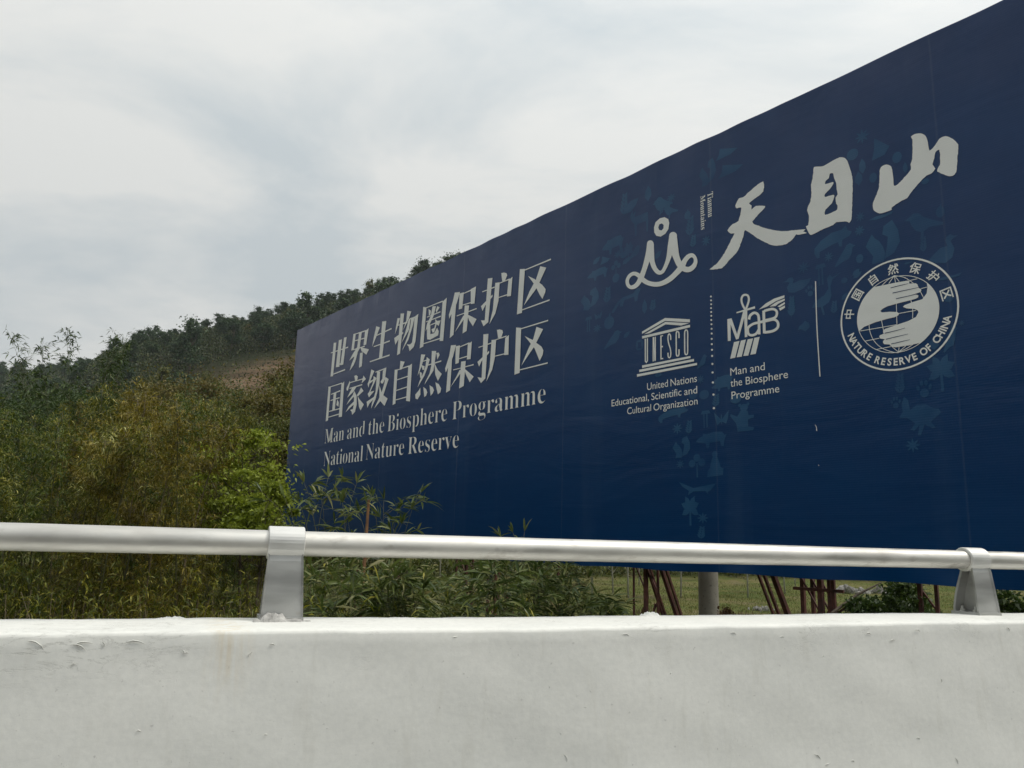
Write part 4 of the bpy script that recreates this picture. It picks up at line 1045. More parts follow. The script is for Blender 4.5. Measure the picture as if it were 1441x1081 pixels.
def tree_parts(seed, Hh, cw, ch, clumps, per, leaf, trunk_r, flatness=.7, top=.0, shell=.55, soft=False):
    rng = np.random.default_rng(seed); g = MB()
    tops = (rng.normal()*.05*Hh, rng.normal()*.05*Hh)
    sp = [(0,0,-.3), (tops[0]*.3, tops[1]*.3, Hh*.35), (tops[0]*.8, tops[1]*.8, Hh*.7), (tops[0], tops[1], Hh*.93)]
    g.tube(sp, [trunk_r, trunk_r*.75, trunk_r*.42, trunk_r*.12], 6)
    allq = []
    for c in range(clumps):
        t = rng.random(); zz = Hh - ch*(t**.9)*.94
        rr = cw*np.sqrt(np.clip(1 - (abs(t - .55)/.62)**2, .05, 1))*rng.uniform(.25, .95)
        a = rng.uniform(0, 2*pi) if c else 0; rr = rr if c > 1 else rr*.2
        cx, cy = rr*cos(a) + tops[0]*.8, rr*sin(a) + tops[1]*.8
        cr_ = cw*rng.uniform(.26, .46); 
        z0 = max(Hh*.18, zz - rr*.75 - .2*ch*rng.random())
        g.tube([(tops[0]*.6*z0/Hh, tops[1]*.6*z0/Hh, z0), (cx*.55, cy*.55, (z0+zz)/2 - .03*Hh), (cx, cy, zz)], [trunk_r*.32, trunk_r*.2, trunk_r*.06], 4, cap=False)
        n = int(per*rng.uniform(.7, 1.3)); v = rng.normal(size=(n, 3)); v /= np.linalg.norm(v, axis=1, keepdims=True)
        rad_ = (abs(rng.normal(size=n))*.62 if soft else rng.random(n)**(shell/1.0*.6)) ; v = v*rad_[:, None]*cr_*np.array([1, 1, flatness])*(1 + .25*rng.normal(size=(n, 1)))
        pos = v + np.array([cx, cy, zz]); d = v/(cr_) + rng.normal(size=(n, 3))*.8 + np.array([0, 0, .15])
        allq.append(leaf_quads(pos, d, leaf*rng.uniform(.6, 1.4, n), leaf*rng.uniform(.45, .8, n), rng, .15, .3))
    return g, np.concatenate(allq)

# leaf colours; the brightest thicket stops paint in specular glints
L_BAM = leaf_mat('thicket_leaf', [(0, (0.022, 0.039, 0.002)), (.35, (0.063, 0.086, 0.006)), (.6, (0.150, 0.161, 0.011)), (.82, (0.287, 0.254, 0.024)), (.92, (0.603, 0.568, 0.176)), (1, (0.750, 0.750, 0.396))], .3)
L_BAM2 = leaf_mat('thicket_leaf_brown', [(0, (0.042, 0.039, 0.003)), (.35, (0.117, 0.103, 0.008)), (.6, (0.216, 0.175, 0.014)), (.82, (0.332, 0.251, 0.030)), (.92, (0.542, 0.473, 0.143)), (1, (0.750, 0.750, 0.374))], .3)
L_BAMG = leaf_mat('thicket_leaf_green', [(0, (0.025, 0.050, 0.007)), (.4, (0.060, 0.097, 0.010)), (.7, (0.124, 0.164, 0.018)), (.95, (0.299, 0.281, 0.050)), (1, (0.632, 0.562, 0.198))], .28)
L_NEAR = leaf_mat('near_bamboo_leaf', [(0, (.035, .060, .016)), (.35, (.080, .115, .026)), (.62, (.14, .175, .045)), (.82, (.26, .25, .10)), (.93, (.32, .24, .11)), (1, (.50, .46, .30))], .33, .36)
L_LIME = leaf_mat('lime_leaf', [(0, (.085, .125, .012)), (.35, (.20, .25, .022)), (.75, (.34, .40, .045)), (1, (.50, .56, .14))], .42)
L_PINE = leaf_mat('dark_tree_leaf', [(0, (0.019, 0.043, 0.019)), (.4, (0.037, 0.075, 0.027)), (.75, (0.066, 0.111, 0.038)), (1, (0.119, 0.163, 0.059))], .12)
L_OLIVE = leaf_mat('olive_tree_leaf', [(0, (.030, .045, .008)), (.4, (.075, .092, .014)), (.75, (.13, .135, .022)), (1, (.22, .20, .05))], .3)
L_RUSSET = leaf_mat('russet_tree_leaf', [(0, (.045, .045, .010)), (.4, (.105, .092, .018)), (.75, (.17, .135, .028)), (1, (.27, .21, .07))], .3)
L_SHRUB = leaf_mat('shrub_leaf', [(0, (0.021, 0.044, 0.010)), (.5, (0.045, 0.081, 0.017)), (.9, (0.090, 0.132, 0.026)), (1, (0.180, 0.191, 0.060))], .25)
L_DRY = leaf_mat('dry_twig_leaf', [(0, (0.060, 0.031, 0.013)), (.6, (0.120, 0.065, 0.027)), (1, (0.204, 0.129, 0.058))], .2)

L_GRASS = leaf_mat('grass_blade', [(0, (.045, .070, .010)), (.45, (.095, .120, .020)), (.75, (.17, .155, .045)), (1, (.32, .26, .13))], .3)
L_WEED = leaf_mat('dry_weed', [(0, (.06, .05, .02)), (.5, (.13, .10, .04)), (1, (.30, .23, .12))], .3)

L_SCRUB = leaf_mat('scrub_leaf', [(0, (0.016, 0.035, 0.010)), (.45, (0.036, 0.059, 0.014)), (.8, (0.078, 0.095, 0.022)), (1, (0.156, 0.135, 0.040))], .15)

def place(proto_meshes, name, loc, rz, sc, label, cat, group, parts):
    t = empty(name, loc, rz); t.scale = (sc[0], sc[0], sc[1]) if isinstance(sc, tuple) else (sc, sc, sc)
    for pn, me in zip(parts, proto_meshes): link(pn, me, t)
    tag(t, label, cat, group); return t

# bamboo thicket on the left
protos = []
for s, (Hh, mat, cm) in enumerate([(5.2, L_BAM, M_CULM), (5.6, L_BAM2, M_CULM_D), (4.8, L_BAM, M_CULM_D), (5.4, L_BAMG, M_CULM), (4.6, L_BAM2, M_CULM_D), (5.0, L_BAM, M_CULM), (4.9, L_BAMG, M_CULM), (5.3, L_BAM2, M_CULM)]):
    g, Q = bamboo(100 + s, Hh, .105, 64, 8, .12 + .04*(s % 3), base=.10, spread=.72, rad=.021)
    protos.append((g.mesh('culm', cm, True), quadmesh('foliage', Q, mat)))
rng = np.random.default_rng(11); cnt = 0
def gz_(x, y): return float(ground_z(np.array(x), np.array(y)))
spots = []
for px in np.arange(-340, 400, 13):
    for dpt in (11.5, 14.0, 17.0):
        if px > 285 and dpt < 16: continue
        if px < 0 and dpt > 15: continue
        d = dpt + rng.uniform(-1.2, 1.2); spots.append((px + rng.uniform(-9, 9), d))
for px, d in spots:
    p = at_depth(px, 780, d)
    # top of thicket at this place in the picture
    ty = np.interp(px, [-340, 0, 40, 130, 200, 260, 330, 410], [470, 548, 552, 548, 520, 535, 600, 640])
    ty += rng.uniform(0, 50) + (0 if d > 14 else 25)
    top = at_depth(px, ty, d).z; z0 = gz_(p.x, p.y); hgt = top - z0
    if px > 150: k_ = int(rng.choice([1, 4, 0, 7, 2, 3]))
    elif px > 70: k_ = int(rng.choice([0, 1, 2, 5, 7, 4]))
    else: k_ = int(rng.choice([3, 6, 0, 3, 5, 2]))
    sc = hgt / [5.2, 5.6, 4.8, 5.4, 4.6, 5.0, 4.9, 5.3][k_]
    col_ = ['olive', 'brown', 'olive', 'green', 'brown', 'olive', 'green', 'brown'][k_]
    row = 'front' if d < 12.8 else 'middle' if d < 15.5 else 'back'
    zone = 'left of the frame' if px < 0 else 'at the left edge of the photo' if px < 45 else 'below the feathery tips' if px < 90 else 'below the straight lone tip' if px < 145 else 'below the first ridge trees' if px < 190 else \
        'in the brownest stretch' if px < 235 else 'right of the brownest stretch' if px < 280 else 'left of the lime tree' if px < 325 else 'behind the lime tree' if px < 365 else "next to the billboard's edge"
    place(protos[k_], 'bamboo', (p.x, p.y, z0), rng.uniform(0, 6.28), sc, '%s bamboo in the %s row of the thicket %s' % (col_, row, zone), 'bamboo', 'bamboos of the thicket, %s, %s row, %s' % (col_, row, zone), ('culm', 'foliage'))
# the feathery tops against the sky
for q, (px, py, tx, lab) in enumerate([(92, 486, .5, 'tall thin bamboo tip arching left against the sky at far left'), (112, 492, .3, 'thin bamboo tip just right of the arching one against the sky'),
                                   (62, 508, .4, 'low feathery bamboo tip leftmost against the sky'), (92, 470, .35, 'sparse feathery bamboo tip with hanging leaves beside the first ridge tree'), (75, 492, .3, 'short airy bamboo tip near the left ridge')][:0]):
    pass
def feather(seed, Hh, la, lean):
    rng = np.random.default_rng(seed); n = 18; pts = []
    for i in range(n + 1):
        t = i/n; x = lean*Hh*t**3.5; pts.append((x*cos(la), x*sin(la), Hh*(t - .10*lean*t**4)))
    g = MB(); g.tube(pts, [.011*(1 - .88*i/n) for i in range(n+1)], 5); pa = np.array(pts); LP, LD = [], []
    for b in range(84):
        t = .52 + .47*rng.random(); i = min(int(t*n), n-1); p = pa[i]+(pa[i+1]-pa[i])*(t*n-i)
        az_ = rng.uniform(0, 2*pi); L = .55*rng.uniform(.4, 1)*(1.45 - t); q = [p]; d = np.array([cos(az_)*.6, sin(az_)*.6, .75])
        for s in range(3): d = d + np.array([0, 0, -.15]); d /= np.linalg.norm(d); q.append(q[-1]+d*L/3)
        g.tube(q, [.003, .0025, .002, .0012], 3, cap=False)
        for c in range(4):
            cp = q[1 + c % 3] + rng.normal(size=3)*.03
            for _ in range(rng.integers(1, 5)): LP.append(cp); LD.append(d*.8 + rng.normal(size=3)*.5 + np.array([0, 0, -.3]))
    LP, LD = np.array(LP), np.array(LD); N = len(LP)
    return g, leaf_quads(LP, LD, (.13*rng.uniform(.6, 1.2, N)), .022*rng.uniform(.8, 1.2, N), rng, .2, .5)
for q, (px, py, la, lean, lab) in enumerate([(46, 462, pi, .16, 'tall thin bamboo tip arching left against the sky, leftmost of all'), (58, 476, pi*.9, .12, 'thin bamboo tip second from left against the sky'),
        (84, 462, pi, .07, 'feathery bamboo tip third from left against the sky'), (100, 464, 0.4, .05, 'fullest feathery bamboo tip, in the middle of the row against the sky'),
        (114, 480, 0, .06, 'short feathery bamboo tip just left of the tallest straight one'), (130, 466, .2, .02, 'straight lone bamboo tip nearest the ridge trees')]):
    p = at_depth(px, 780, 14.5 + .3*q); z0 = gz_(p.x, p.y); top = at_depth(px, py, p.y).z
    g, Q = feather(300 + q, top - z0, la, lean)
    t = empty('bamboo', (p.x, p.y, z0)); g.build('culm', M_CULM, t, True); link('foliage', quadmesh('foliage', Q, L_SHRUB), t)
    tag(t, lab, 'bamboo', 'bamboo tips against the sky')

# lime green young tree beside the board's left end
pl = at_depth(352, 780, 12.2); z0 = gz_(pl.x, pl.y)
t = empty('young_tree', (pl.x, pl.y, z0)); g, Q = tree_parts(41, at_depth(352, 603, 12.2).z - z0, .78, 1.6, 40, 190, .062, .035, .38, soft=True)
g.build('trunk', M_BARK, t, True); link('crown', quadmesh('crown', Q, L_LIME), t)
tag(t, "bright lime green young tree beside the billboard's left end", 'tree')
pl = at_depth(362, 780, 11.4); z0 = gz_(pl.x, pl.y)
t = empty('young_tree', (pl.x, pl.y, z0)); g, Q = tree_parts(43, at_depth(362, 684, 11.4).z - z0, .52, .95, 22, 200, .062, .03, .45, soft=True)
g.build('trunk', M_BARK, t, True); link('crown', quadmesh('crown', Q, L_LIME), t)
tag(t, 'low lime green bush at the foot of the young lime tree', 'bush')

# mid distance trees at the foot of the hill
tp = {}
def proto_tree(key, seed, Hh, cw, ch, clumps, per, leaf, tr, mat, **kw):
    g, Q = tree_parts(seed, Hh, cw, ch, clumps, per, leaf, tr, **kw)
    tp[key] = (g.mesh('trunk', M_BARK, True), quadmesh('crown', Q, mat), Hh)
proto_tree('olive', 51, 9, 2.9, 7, 34, 760, .13, .14, L_OLIVE, soft=True); proto_tree('olive2', 52, 9, 2.5, 7.2, 32, 760, .13, .14, L_OLIVE, soft=True)
proto_tree('russet', 53, 8.5, 2.8, 6.6, 32, 720, .13, .13, L_RUSSET, soft=True); proto_tree('green', 54, 9, 2.8, 7, 34, 760, .14, .14, L_SHRUB, soft=True)
mids = [(20,560,48,'green'),(60,548,52,'green'),(100,556,40,'green'),(-40,560,45,'green'),(-90,570,42,'olive'),(135,570,34,'olive'),(160,560,46,'russet'),(190,545,52,'olive2'),(215,560,38,'russet'),(232,540,60,'russet'),
        (255,560,44,'green'),(270,545,66,'olive'),(290,572,40,'olive2'),(305,550,70,'green'),(320,585,36,'olive'),(335,565,58,'olive2'),(350,590,44,'russet'),(372,570,62,'olive'),(392,560,38,'russet'),(405,535,48,'olive2'),(385,600,33,'olive'),
        (415,520,56,'russet'),(440,540,50,'olive'),(350,620,30,'russet'),(300,610,31,'olive2'),(250,600,30,'russet'),(410,590,31,'olive'),(470,560,60,'green'),(510,555,55,'olive2'),(560,560,58,'russet')]
for q, (px, py, d, kd) in enumerate(mids):
    p = at_depth(px, 780, d); z0 = gz_(p.x, p.y); hgt = at_depth(px, py, d).z - z0; me = tp[kd]
    nm = {'olive': 'olive', 'olive2': 'olive', 'russet': 'russet', 'green': 'dark green'}[kd]
    wk = max(hgt/me[2], .62)
    place(me[:2], 'tree', (p.x, p.y, z0), q*1.7, (wk, hgt/me[2]), '%s tree at the hill foot, %s, %s' % (nm, 'above the left edge thicket' if px < 120 else 'below the dark ridge end' if px < 200 else 'above the brownest bamboos' if px < 260 else 'below the wooded slope' if px < 330 else 'below the bare brown slope' if px < 425 else 'behind the billboard',
           'close behind the bamboos' if d < 36 else 'midway to the hill' if d < 53 else 'against the slope'), 'tree', 'trees at the foot of the hill', ('trunk', 'crown'))

# wood on the hillside
proto_tree('p1', 61, 8, 3.0, 5.6, 24, 158, .40, .2, L_PINE, flatness=.55, soft=True); proto_tree('p2', 62, 9, 2.8, 6.6, 26, 158, .40, .2, L_PINE, flatness=.55, soft=True)
proto_tree('p3', 63, 7.5, 3.2, 5.2, 22, 168, .40, .2, L_PINE, flatness=.5, soft=True); proto_tree('p4', 64, 7.5, 2.8, 5.6, 22, 147, .40, .2, L_OLIVE, flatness=.6, soft=True)
proto_tree('p5', 65, 9.5, 2.4, 7.4, 26, 137, .40, .2, L_PINE, flatness=.62, soft=True); proto_tree('p6', 66, 7, 2.6, 5.0, 20, 147, .40, .2, L_RUSSET, flatness=.6, soft=True)
rng = np.random.default_rng(5); placed = []; nh = 0
PATCH = Vector((HPATCH.x, HPATCH.y))
def hill_tree(px, r, kinds, sc, lab, grp):
    global nh
    rr_ = ray(px, 760); a = atan2(rr_.x, rr_.y); x, y = r*sin(a), r*cos(a); z = float(hill_z(np.array(x), np.array(y)))
    kd = kinds[int(rng.integers(len(kinds)))]; me = tp[kd]
    col_ = {'p4': 'olive', 'p6': 'russet'}.get(kd, 'dark green')
    zn = 'far left' if px < 60 else 'above the feathery tips' if px < 140 else 'left shoulder' if px < 200 else 'above the brown thicket' if px < 270 else 'above the lime tree' if px < 340 else 'beside the bare slope' if px < 420 else 'over the board corner' if px < 600 else 'behind the board'
    hb = '' if 'ridge' in lab else (', upper slope' if r > 205 else ', middle slope' if r > 160 else ', lower slope')
    place(me[:2], 'hill_tree', (x, y, z - .3), rng.uniform(0, 6.28), (sc, sc*rng.uniform(.8, 1.15)), '%s %s, %s%s' % (col_, lab, zn, hb), 'tree', '%s %s, %s%s' % (col_, grp, zn, hb), ('trunk', 'crown')); nh += 1
px = -60
while px < 720:                                                    # ridge line
    rr_ = ray(px, 760); a = atan2(rr_.x, rr_.y); D = float(ridge(np.array(a))[1])
    for _ in range(1):
        hill_tree(px + rng.uniform(-4, 4), D + rng.uniform(-9, 6), ['p1', 'p2', 'p3', 'p5', 'p1', 'p3', 'p4'] , rng.choice([rng.uniform(.42, .62), rng.uniform(.6, .95)]) , 'tree on the ridge line', 'trees on the ridge')
    px += rng.uniform(5, 11) * (255/D)
tries = 0
while nh < 296 and tries < 9000:
    tries += 1; px = rng.uniform(-40, 640); rr_ = ray(px, 760); a = atan2(rr_.x, rr_.y); D = float(ridge(np.array(a))[1])
    r = rng.uniform(118, D - 4) if px > 150 else rng.uniform(240, D - 5); x, y = r*sin(a), r*cos(a)
    if px > 470 and rng.random() < .7: continue
    z = float(hill_z(np.array(x), np.array(y)))
    if (Vector((x, y, z)) - HPATCH).length < 26 + 5*sin(7*a*10): continue
    if any((x - q[0])**2 + (y - q[1])**2 < 6.0**2 for q in placed): continue
    placed.append((x, y))
    kinds = ['p1', 'p2', 'p3', 'p5'] if (r > 165 and rng.random() < .8) else ['p4', 'p3', 'p6', 'p4', 'p1']
    hill_tree(px, r, kinds, rng.uniform(.85, 1.5)*(.55 if (px < 190 or r > D - 40) else 1), 'tree on the wooded hillside', 'trees on the hillside')
# scrub between the trees
N = 130000; aa = rng.uniform(atan2(*ray(-120, 760)[:2]), atan2(*ray(700, 760)[:2]), N); dr = ridge(aa)[1]
r_s = 100 + (dr + 5 - 100)*np.sqrt(rng.random(N)); X, Y = r_s*np.sin(aa), r_s*np.cos(aa); Z = hill_z(X, Y)
dist = np.sqrt((X - HPATCH.x)**2 + (Y - HPATCH.y)**2 + (Z - HPATCH.z)**2)
keep = (dist > 24) | (rng.random(N) < .10)
X, Y, Z = X[keep], Y[keep], Z[keep]; n_ = len(X); hh_ = rng.random(n_)**2*2.6
d = rng.normal(size=(n_, 3)); d[:, 2] = abs(d[:, 2]) + .3
Q = leaf_quads(np.stack([X, Y, Z + hh_], 1), d, rng.uniform(.3, .75, n_), rng.uniform(.25, .5, n_), rng, .1, .3)
tag(link('hill_scrub', quadmesh('hill_scrub', Q, L_SCRUB)), 'olive scrub between the trees of the hillside', kind='stuff')

# thicket floor
N = 42000; pxs = rng.uniform(-330, 430, N); dd_ = rng.uniform(9.5, 19.5, N)
tn = (pxs - PW/2)/F; X = tn*dd_*1.01; Y = dd_; Z = ground_z(X, Y) + rng.random(N)**1.7*1.5
Q = leaf_quads(np.stack([X, Y, Z], 1), rng.normal(size=(N, 3)), rng.uniform(.06, .15, N), rng.uniform(.010, .024, N), rng, .2, .5)
tag(link('undergrowth', quadmesh('undergrowth', Q, L_BAM2)), 'brown leafy undergrowth at the foot of the bamboo thicket', kind='stuff')

# near bamboo clumps right behind the barrier (long leaves)
def near_leaf_mesh(pos, d, L, W, rng):
    d = d/np.linalg.norm(d, axis=1, keepdims=True); upv = np.array([0, 0, 1.]) + rng.normal(size=d.shape)*.5
    s = np.cross(d, upv); s /= np.linalg.norm(s, axis=1, keepdims=True); nn = np.cross(s, d); L = L[:, None]; W = W[:, None]
    dz = np.array([0, 0, -1.])
    a = pos; m1 = pos + d*L*.3; m2 = pos + d*L*.66 + dz*L*.06; tip = pos + d*L + dz*L*.2
    w1 = s*W*.55; w2 = s*W*.38; fl = nn*W*.18
    V = np.stack([a, m1 + w1 + fl, m2 + w2 + fl, tip, m2 - w2 + fl, m1 - w1 + fl, m1, m2], 1); n = len(pos)
    idx = np.array([[0, 6, 1, 1], [0, 5, 6, 6], [6, 7, 2, 1], [5, 4, 7, 6], [7, 3, 2, 2], [4, 3, 7, 7]])
    me = bpy.data.meshes.new('foliage'); me.vertices.add(n*8); me.vertices.foreach_set('co', V.reshape(-1).astype(np.float32))
    fc = []; 
    tri = np.array([0, 6, 1, 0, 5, 6, 7, 3, 2, 4, 3, 7]); qd = np.array([6, 7, 2, 1, 5, 4, 7, 6])
    b = (np.arange(n)*8)[:, None]; loops = np.concatenate([b + tri, b + qd], 1).reshape(-1).astype(np.int32)
    st = (np.arange(n)*20)[:, None] + np.array([0, 3, 6, 9, 12, 16]); me.loops.add(n*20); me.loops.foreach_set('vertex_index', loops)
    me.polygons.add(n*6); me.polygons.foreach_set('loop_start', st.reshape(-1).astype(np.int32)); me.materials.append(L_NEAR); me.update(calc_edges=True); me.validate()
    return me
def near_clump(seed, tips, base, leafL, culm_r=.006, extra=10):
    """canes from base to the given tip points, with fans of leaves near their ends"""
    rng = np.random.default_rng(seed); g = MB(); LP, LD = [], []
    base = np.array(base)
    for tpnt in tips:
        tpnt = np.array(tpnt); b = base + np.array([rng.normal()*.12, rng.normal()*.12, 0]); q = []
        for i in range(9):
            t = i/8; mid = b + (tpnt - b)*np.array([t**1.8, t**1.8, 1 - (1 - t)**1.45]); q.append(mid - base)
        g.tube(q, [culm_r*(1 - .8*i/8) for i in range(9)], 5)
        for k_ in range(extra):
            t = rng.uniform(.35, 1.0)*8; i = min(int(t), 7); p = q[i] + (q[i+1] - q[i])*(t - i)
            az_ = rng.uniform(0, 2*pi); tw = np.array([cos(az_), sin(az_), rng.uniform(-.1, .7)]); L = rng.uniform(.08, .26)
            e = p + tw*L; g.tube([p, p + tw*L*.5 + np.array([0, 0, .02]), e], [.002, .0016, .001], 3, cap=False)
            for c in (e, p + tw*L*.55):
                for _ in range(rng.integers(3, 6)): LP.append(c); LD.append(tw*.9*np.array([1, 1, .5]) + rng.normal(size=3)*np.array([.75, .75, .42]))
        for _ in range(5): LP.append(q[-1]); LD.append((q[-1]-q[-2])*6 + rng.normal(size=3)*.35)
    LP, LD = np.array(LP), np.array(LD); n = len(LP)
    return g, near_leaf_mesh(LP, LD, leafL*rng.uniform(.65, 1.2, n), leafL*.125*rng.uniform(.8, 1.2, n), rng)
def near_thing(seed, base_px, depth, tips, leafL, label, extra=10):
    b = at_depth(base_px, 900, depth); z0 = gz_(b.x, b.y); base = (b.x, b.y, z0)
    T = [tuple(at_depth(x, y, depth + dd0)) for x, y, dd0 in tips]
    g, me = near_clump(seed, T, base, leafL, extra=extra)
    t = empty('bamboo_clump', base); g.build('cane', M_CULM, t, True); link('foliage', me, t)
    tag(t, label, 'bamboo', 'young bamboo clumps behind the barrier')
near_thing(1, 470, 7.4, [(368,692,.1),(400,700,.2),(428,680,0),(462,672,.2),(502,680,.1),(420,706,-.2),(452,700,.2),(482,708,-.2),(440,726,.3)], .17, 'young bamboo clump whose sprays cross the bottom left corner of the billboard, left half', 6)
near_thing(2, 530, 7.8, [(540,704,.1),(592,694,.3),(578,716,.1),(522,696,-.1),(560,720,.2),(535,728,0),(505,722,.3),(565,738,-.1),(490,735,.1)], .17, 'young bamboo clump in front of the billboard beside a reddish cane, right of the first', 6)
near_thing(3, 722, 8.2, [(722,750,.1),(738,748,.2),(705,756,-.1),(750,795,.2),(690,800,-.2)], .17, 'bamboo clump showing one tuft above the rail in front of the billboard', 12)
tips_row = [(440,800),(470,812),(505,806),(540,815),(575,808),(610,812),(650,818),(690,806),(735,810),(775,815),(800,806),(820,822)]
labs = ['just right of the left rail post', 'second right of the left rail post', 'third right of the left rail post', 'fourth right of the left rail post', 'fifth right of the left rail post', 'sixth right of the left rail post', 'before the leftmost rusty legs',
        'just right of the leftmost rusty legs', 'midway between the rusty leg groups', 'with dark drooping leaves under the board', 'left of the open green field', 'rightmost, at the edge of the open green field']
for q, ((x, y), lb) in enumerate(zip(tips_row, labs)):
    rr0 = random.Random(q); dpt = 6.2 + 2.6*rr0.random() + (1.2 if q > 7 else 0)
    tips = [(x + rr0.uniform(-34, 34), y + rr0.uniform(-16, 34), rr0.uniform(-.5, .5)) for _ in range(7)]
    near_thing(20 + q, x, dpt, tips, .185, 'low bamboo clump seen under the rail, ' + lb, 11 if q < 8 else 9)
# the reddish broken cane
p = at_depth(512, 740, 7.3); z0 = gz_(p.x, p.y); g = MB(); g.tube([(0, 0, 0), (.01, 0, .9), (.03, 0, at_depth(512, 703, 7.3).z - z0)], [.024, .021, .012], 8)
o = g.build('cane_stump', simple('reddish_cane', (.22, .11, .05), .6, var=.4, scale=9)); o.location = (p.x, p.y, z0)
tag(o, 'reddish brown broken cane standing among the bamboo sprays', 'cane')
p = at_depth(834, 850, 9.5); z0 = gz_(p.x, p.y); g = MB(); g.tube([(0, 0, 0), (0, .01, .6), (-.01, 0, at_depth(834, 812, 9.5).z - z0)], [.026, .024, .014], 8)
o = g.build('cane_stump', simple('grey_cane', (.20, .20, .12), .6, var=.4, scale=9)); o.location = (p.x, p.y, z0)
tag(o, 'grey green pointed bamboo stump beside the open field', 'cane')

# lower leafy mass under the rail
N = 46000; pxs = np.concatenate([rng.uniform(-260, 440, int(N*.6)), rng.uniform(440, 830, N - int(N*.6))]); dd_ = np.where(pxs < 420 + rng.normal(size=N)*20, rng.uniform(8.6, 11.5, N), rng.uniform(5.6, 9.5, N))
tn = (pxs - PW/2)/F; X = tn*dd_*1.01; Y = dd_; Zg = ground_z(X, Y)
yt = np.interp(pxs, [-200, 0, 420, 620, 700, 830], [800, 800, 800, 815, 835, 862]); zt = CAMZ - (yt - 756)/F*dd_
Z = Zg + (np.maximum(zt - Zg, .1))*rng.random(N)**.6*(.8 + .25*np.sin(pxs*.09)*np.sin(dd_*3))
keep = road_y(X, Y) > .5
X, Y, Z, = X[keep], Y[keep], Z[keep]; N = len(X)
Q = leaf_quads(np.stack([X, Y, Z], 1), rng.normal(size=(N, 3)), rng.uniform(.06, .125, N), rng.uniform(.009, .017, N), rng, .2, .5)
tag(link('verge_leaves', quadmesh('verge_leaves', Q, L_BAM)), 'low tangled leaves on the verge behind the barrier', kind='stuff')

g = MB(); rs_ = random.Random(8)
for q in range(520):
    px = rs_.uniform(-200, 130) if q % 4 else rs_.uniform(130, 420); dpt = rs_.uniform(8.8, 12.5); b = at_depth(px, 870, dpt); z0 = gz_(b.x, b.y)
    h_ = rs_.uniform(1.1, 2.1); g.tube([(b.x, b.y, z0), (b.x + rs_.gauss(0, .05), b.y, z0 + h_*.5), (b.x + rs_.gauss(0, .16), b.y, z0 + h_)], [.008, .006, .003], 4, cap=False)
tag(g.build('dead_stalks', M_CULM_D), 'thin upright dead stalks at the foot of the thicket', kind='stuff')
# shrubs at the field side
def shrub(seed, px, py, d, cw, leafmat, label, name='shrub', leaf=.06, clumps=16, per=240, fl=.8):
    p = at_depth(px, 850, d); z0 = gz_(p.x, p.y); hgt = at_depth(px, py, d).z - z0
    g, Q = tree_parts(seed, hgt, cw, hgt*.85, clumps, per, leaf, .02, fl)
    t = empty(name, (p.x, p.y, z0)); g.build('stem', M_BARK, t, True); link('foliage', quadmesh('foliage', Q, leafmat), t); tag(t, label, 'shrub')
shrub(71, 1222, 832, 9.2, .34, L_SHRUB, 'small green shrub right of the bare leaning branch')
shrub(72, 1262, 824, 9.5, .42, L_SHRUB, 'dark green shrub under the billboard left of the right rail post', clumps=22)
shrub(75, 1285, 828, 9.8, .40, L_SHRUB, 'darkest shrub in the middle of the row left of the right rail post', clumps=22)
shrub(73, 1312, 828, 9.0, .36, L_SHRUB, 'leafy green shrub touching the right rail post', clumps=20)
shrub(74, 1412, 846, 8.2, .40, L_SHRUB, 'low green shrub right of the right rail post', clumps=20)
shrub(76, 1035, 836, 10.5, .30, L_DRY, 'sparse reddish shrub beside the concrete pole', clumps=16, per=45, leaf=.05)
shrub(77, 1020, 848, 10.2, .22, L_DRY, 'low reddish shrub at the foot of the concrete pole', clumps=12, per=60, leaf=.045)
shrub(78, 863, 838, 9.0, .30, L_NEAR, 'thin dark leaved shrub left of the rusty legs', clumps=10, per=40, leaf=.09)
# bare leaning branch
a, b = at_depth(1172, 862, 9.4), at_depth(1240, 820, 9.8); g = MB(); ao = Vector((a.x, a.y, gz_(a.x, a.y)))
ext = a + (a - b) * 1.0; ext.z = ao.z
g.tube([ext - ao, a - ao, (a*.5 + b*.5) - ao + Vector((0, 0, .03)), b - ao], [.03, .022, .018, .008], 6); g.tube([(a*.6+b*.4) - ao, (a*.5+b*.5) - ao + Vector((.05, 0, -.16))], [.01, .004], 4)
o = g.build('fallen_branch', M_BARK); o.location = ao; tag(o, 'bare mossy branch leaning below the billboard', 'branch')

# grass in the field
N = 90000; pxs = rng.uniform(700, 1560, N); dd_ = 9 + 55*rng.random(N)**1.5; X = (pxs - PW/2)/F*dd_*1.01; Y = dd_; Z = ground_z(X, Y)
d = rng.normal(size=(N, 3))*.35; d[:, 2] = 1
Q = leaf_quads(np.stack([X, Y, Z], 1), d, rng.uniform(.06, .22, N)*(1 + .6*fnoise(X, Y, .6)), rng.uniform(.012, .03, N), rng, .15, .2)
tag(link('grass', quadmesh('grass', Q, L_GRASS)), 'uneven grass of the field seen below the billboard', kind='stuff')

N = 9000; c_x = rng.uniform(760, 1520, 170); c_d = rng.uniform(9.5, 34, 170); ci = rng.integers(0, 170, N)
dd_ = c_d[ci] + rng.normal(size=N)*.14; X = (c_x[ci] - PW/2)/F*c_d[ci] + rng.normal(size=N)*.14; Y = dd_; Z = ground_z(X, Y)
d = rng.normal(size=(N, 3))*.4; d[:, 2] = 1
Q = leaf_quads(np.stack([X, Y, Z + rng.random(N)*.15], 1), d, rng.uniform(.15, .55, N), rng.uniform(.012, .03, N), rng, .2, .2)
tag(link('weeds', quadmesh('weeds', Q, L_WEED)), 'dry brown weeds scattered in tufts over the field', kind='stuff')
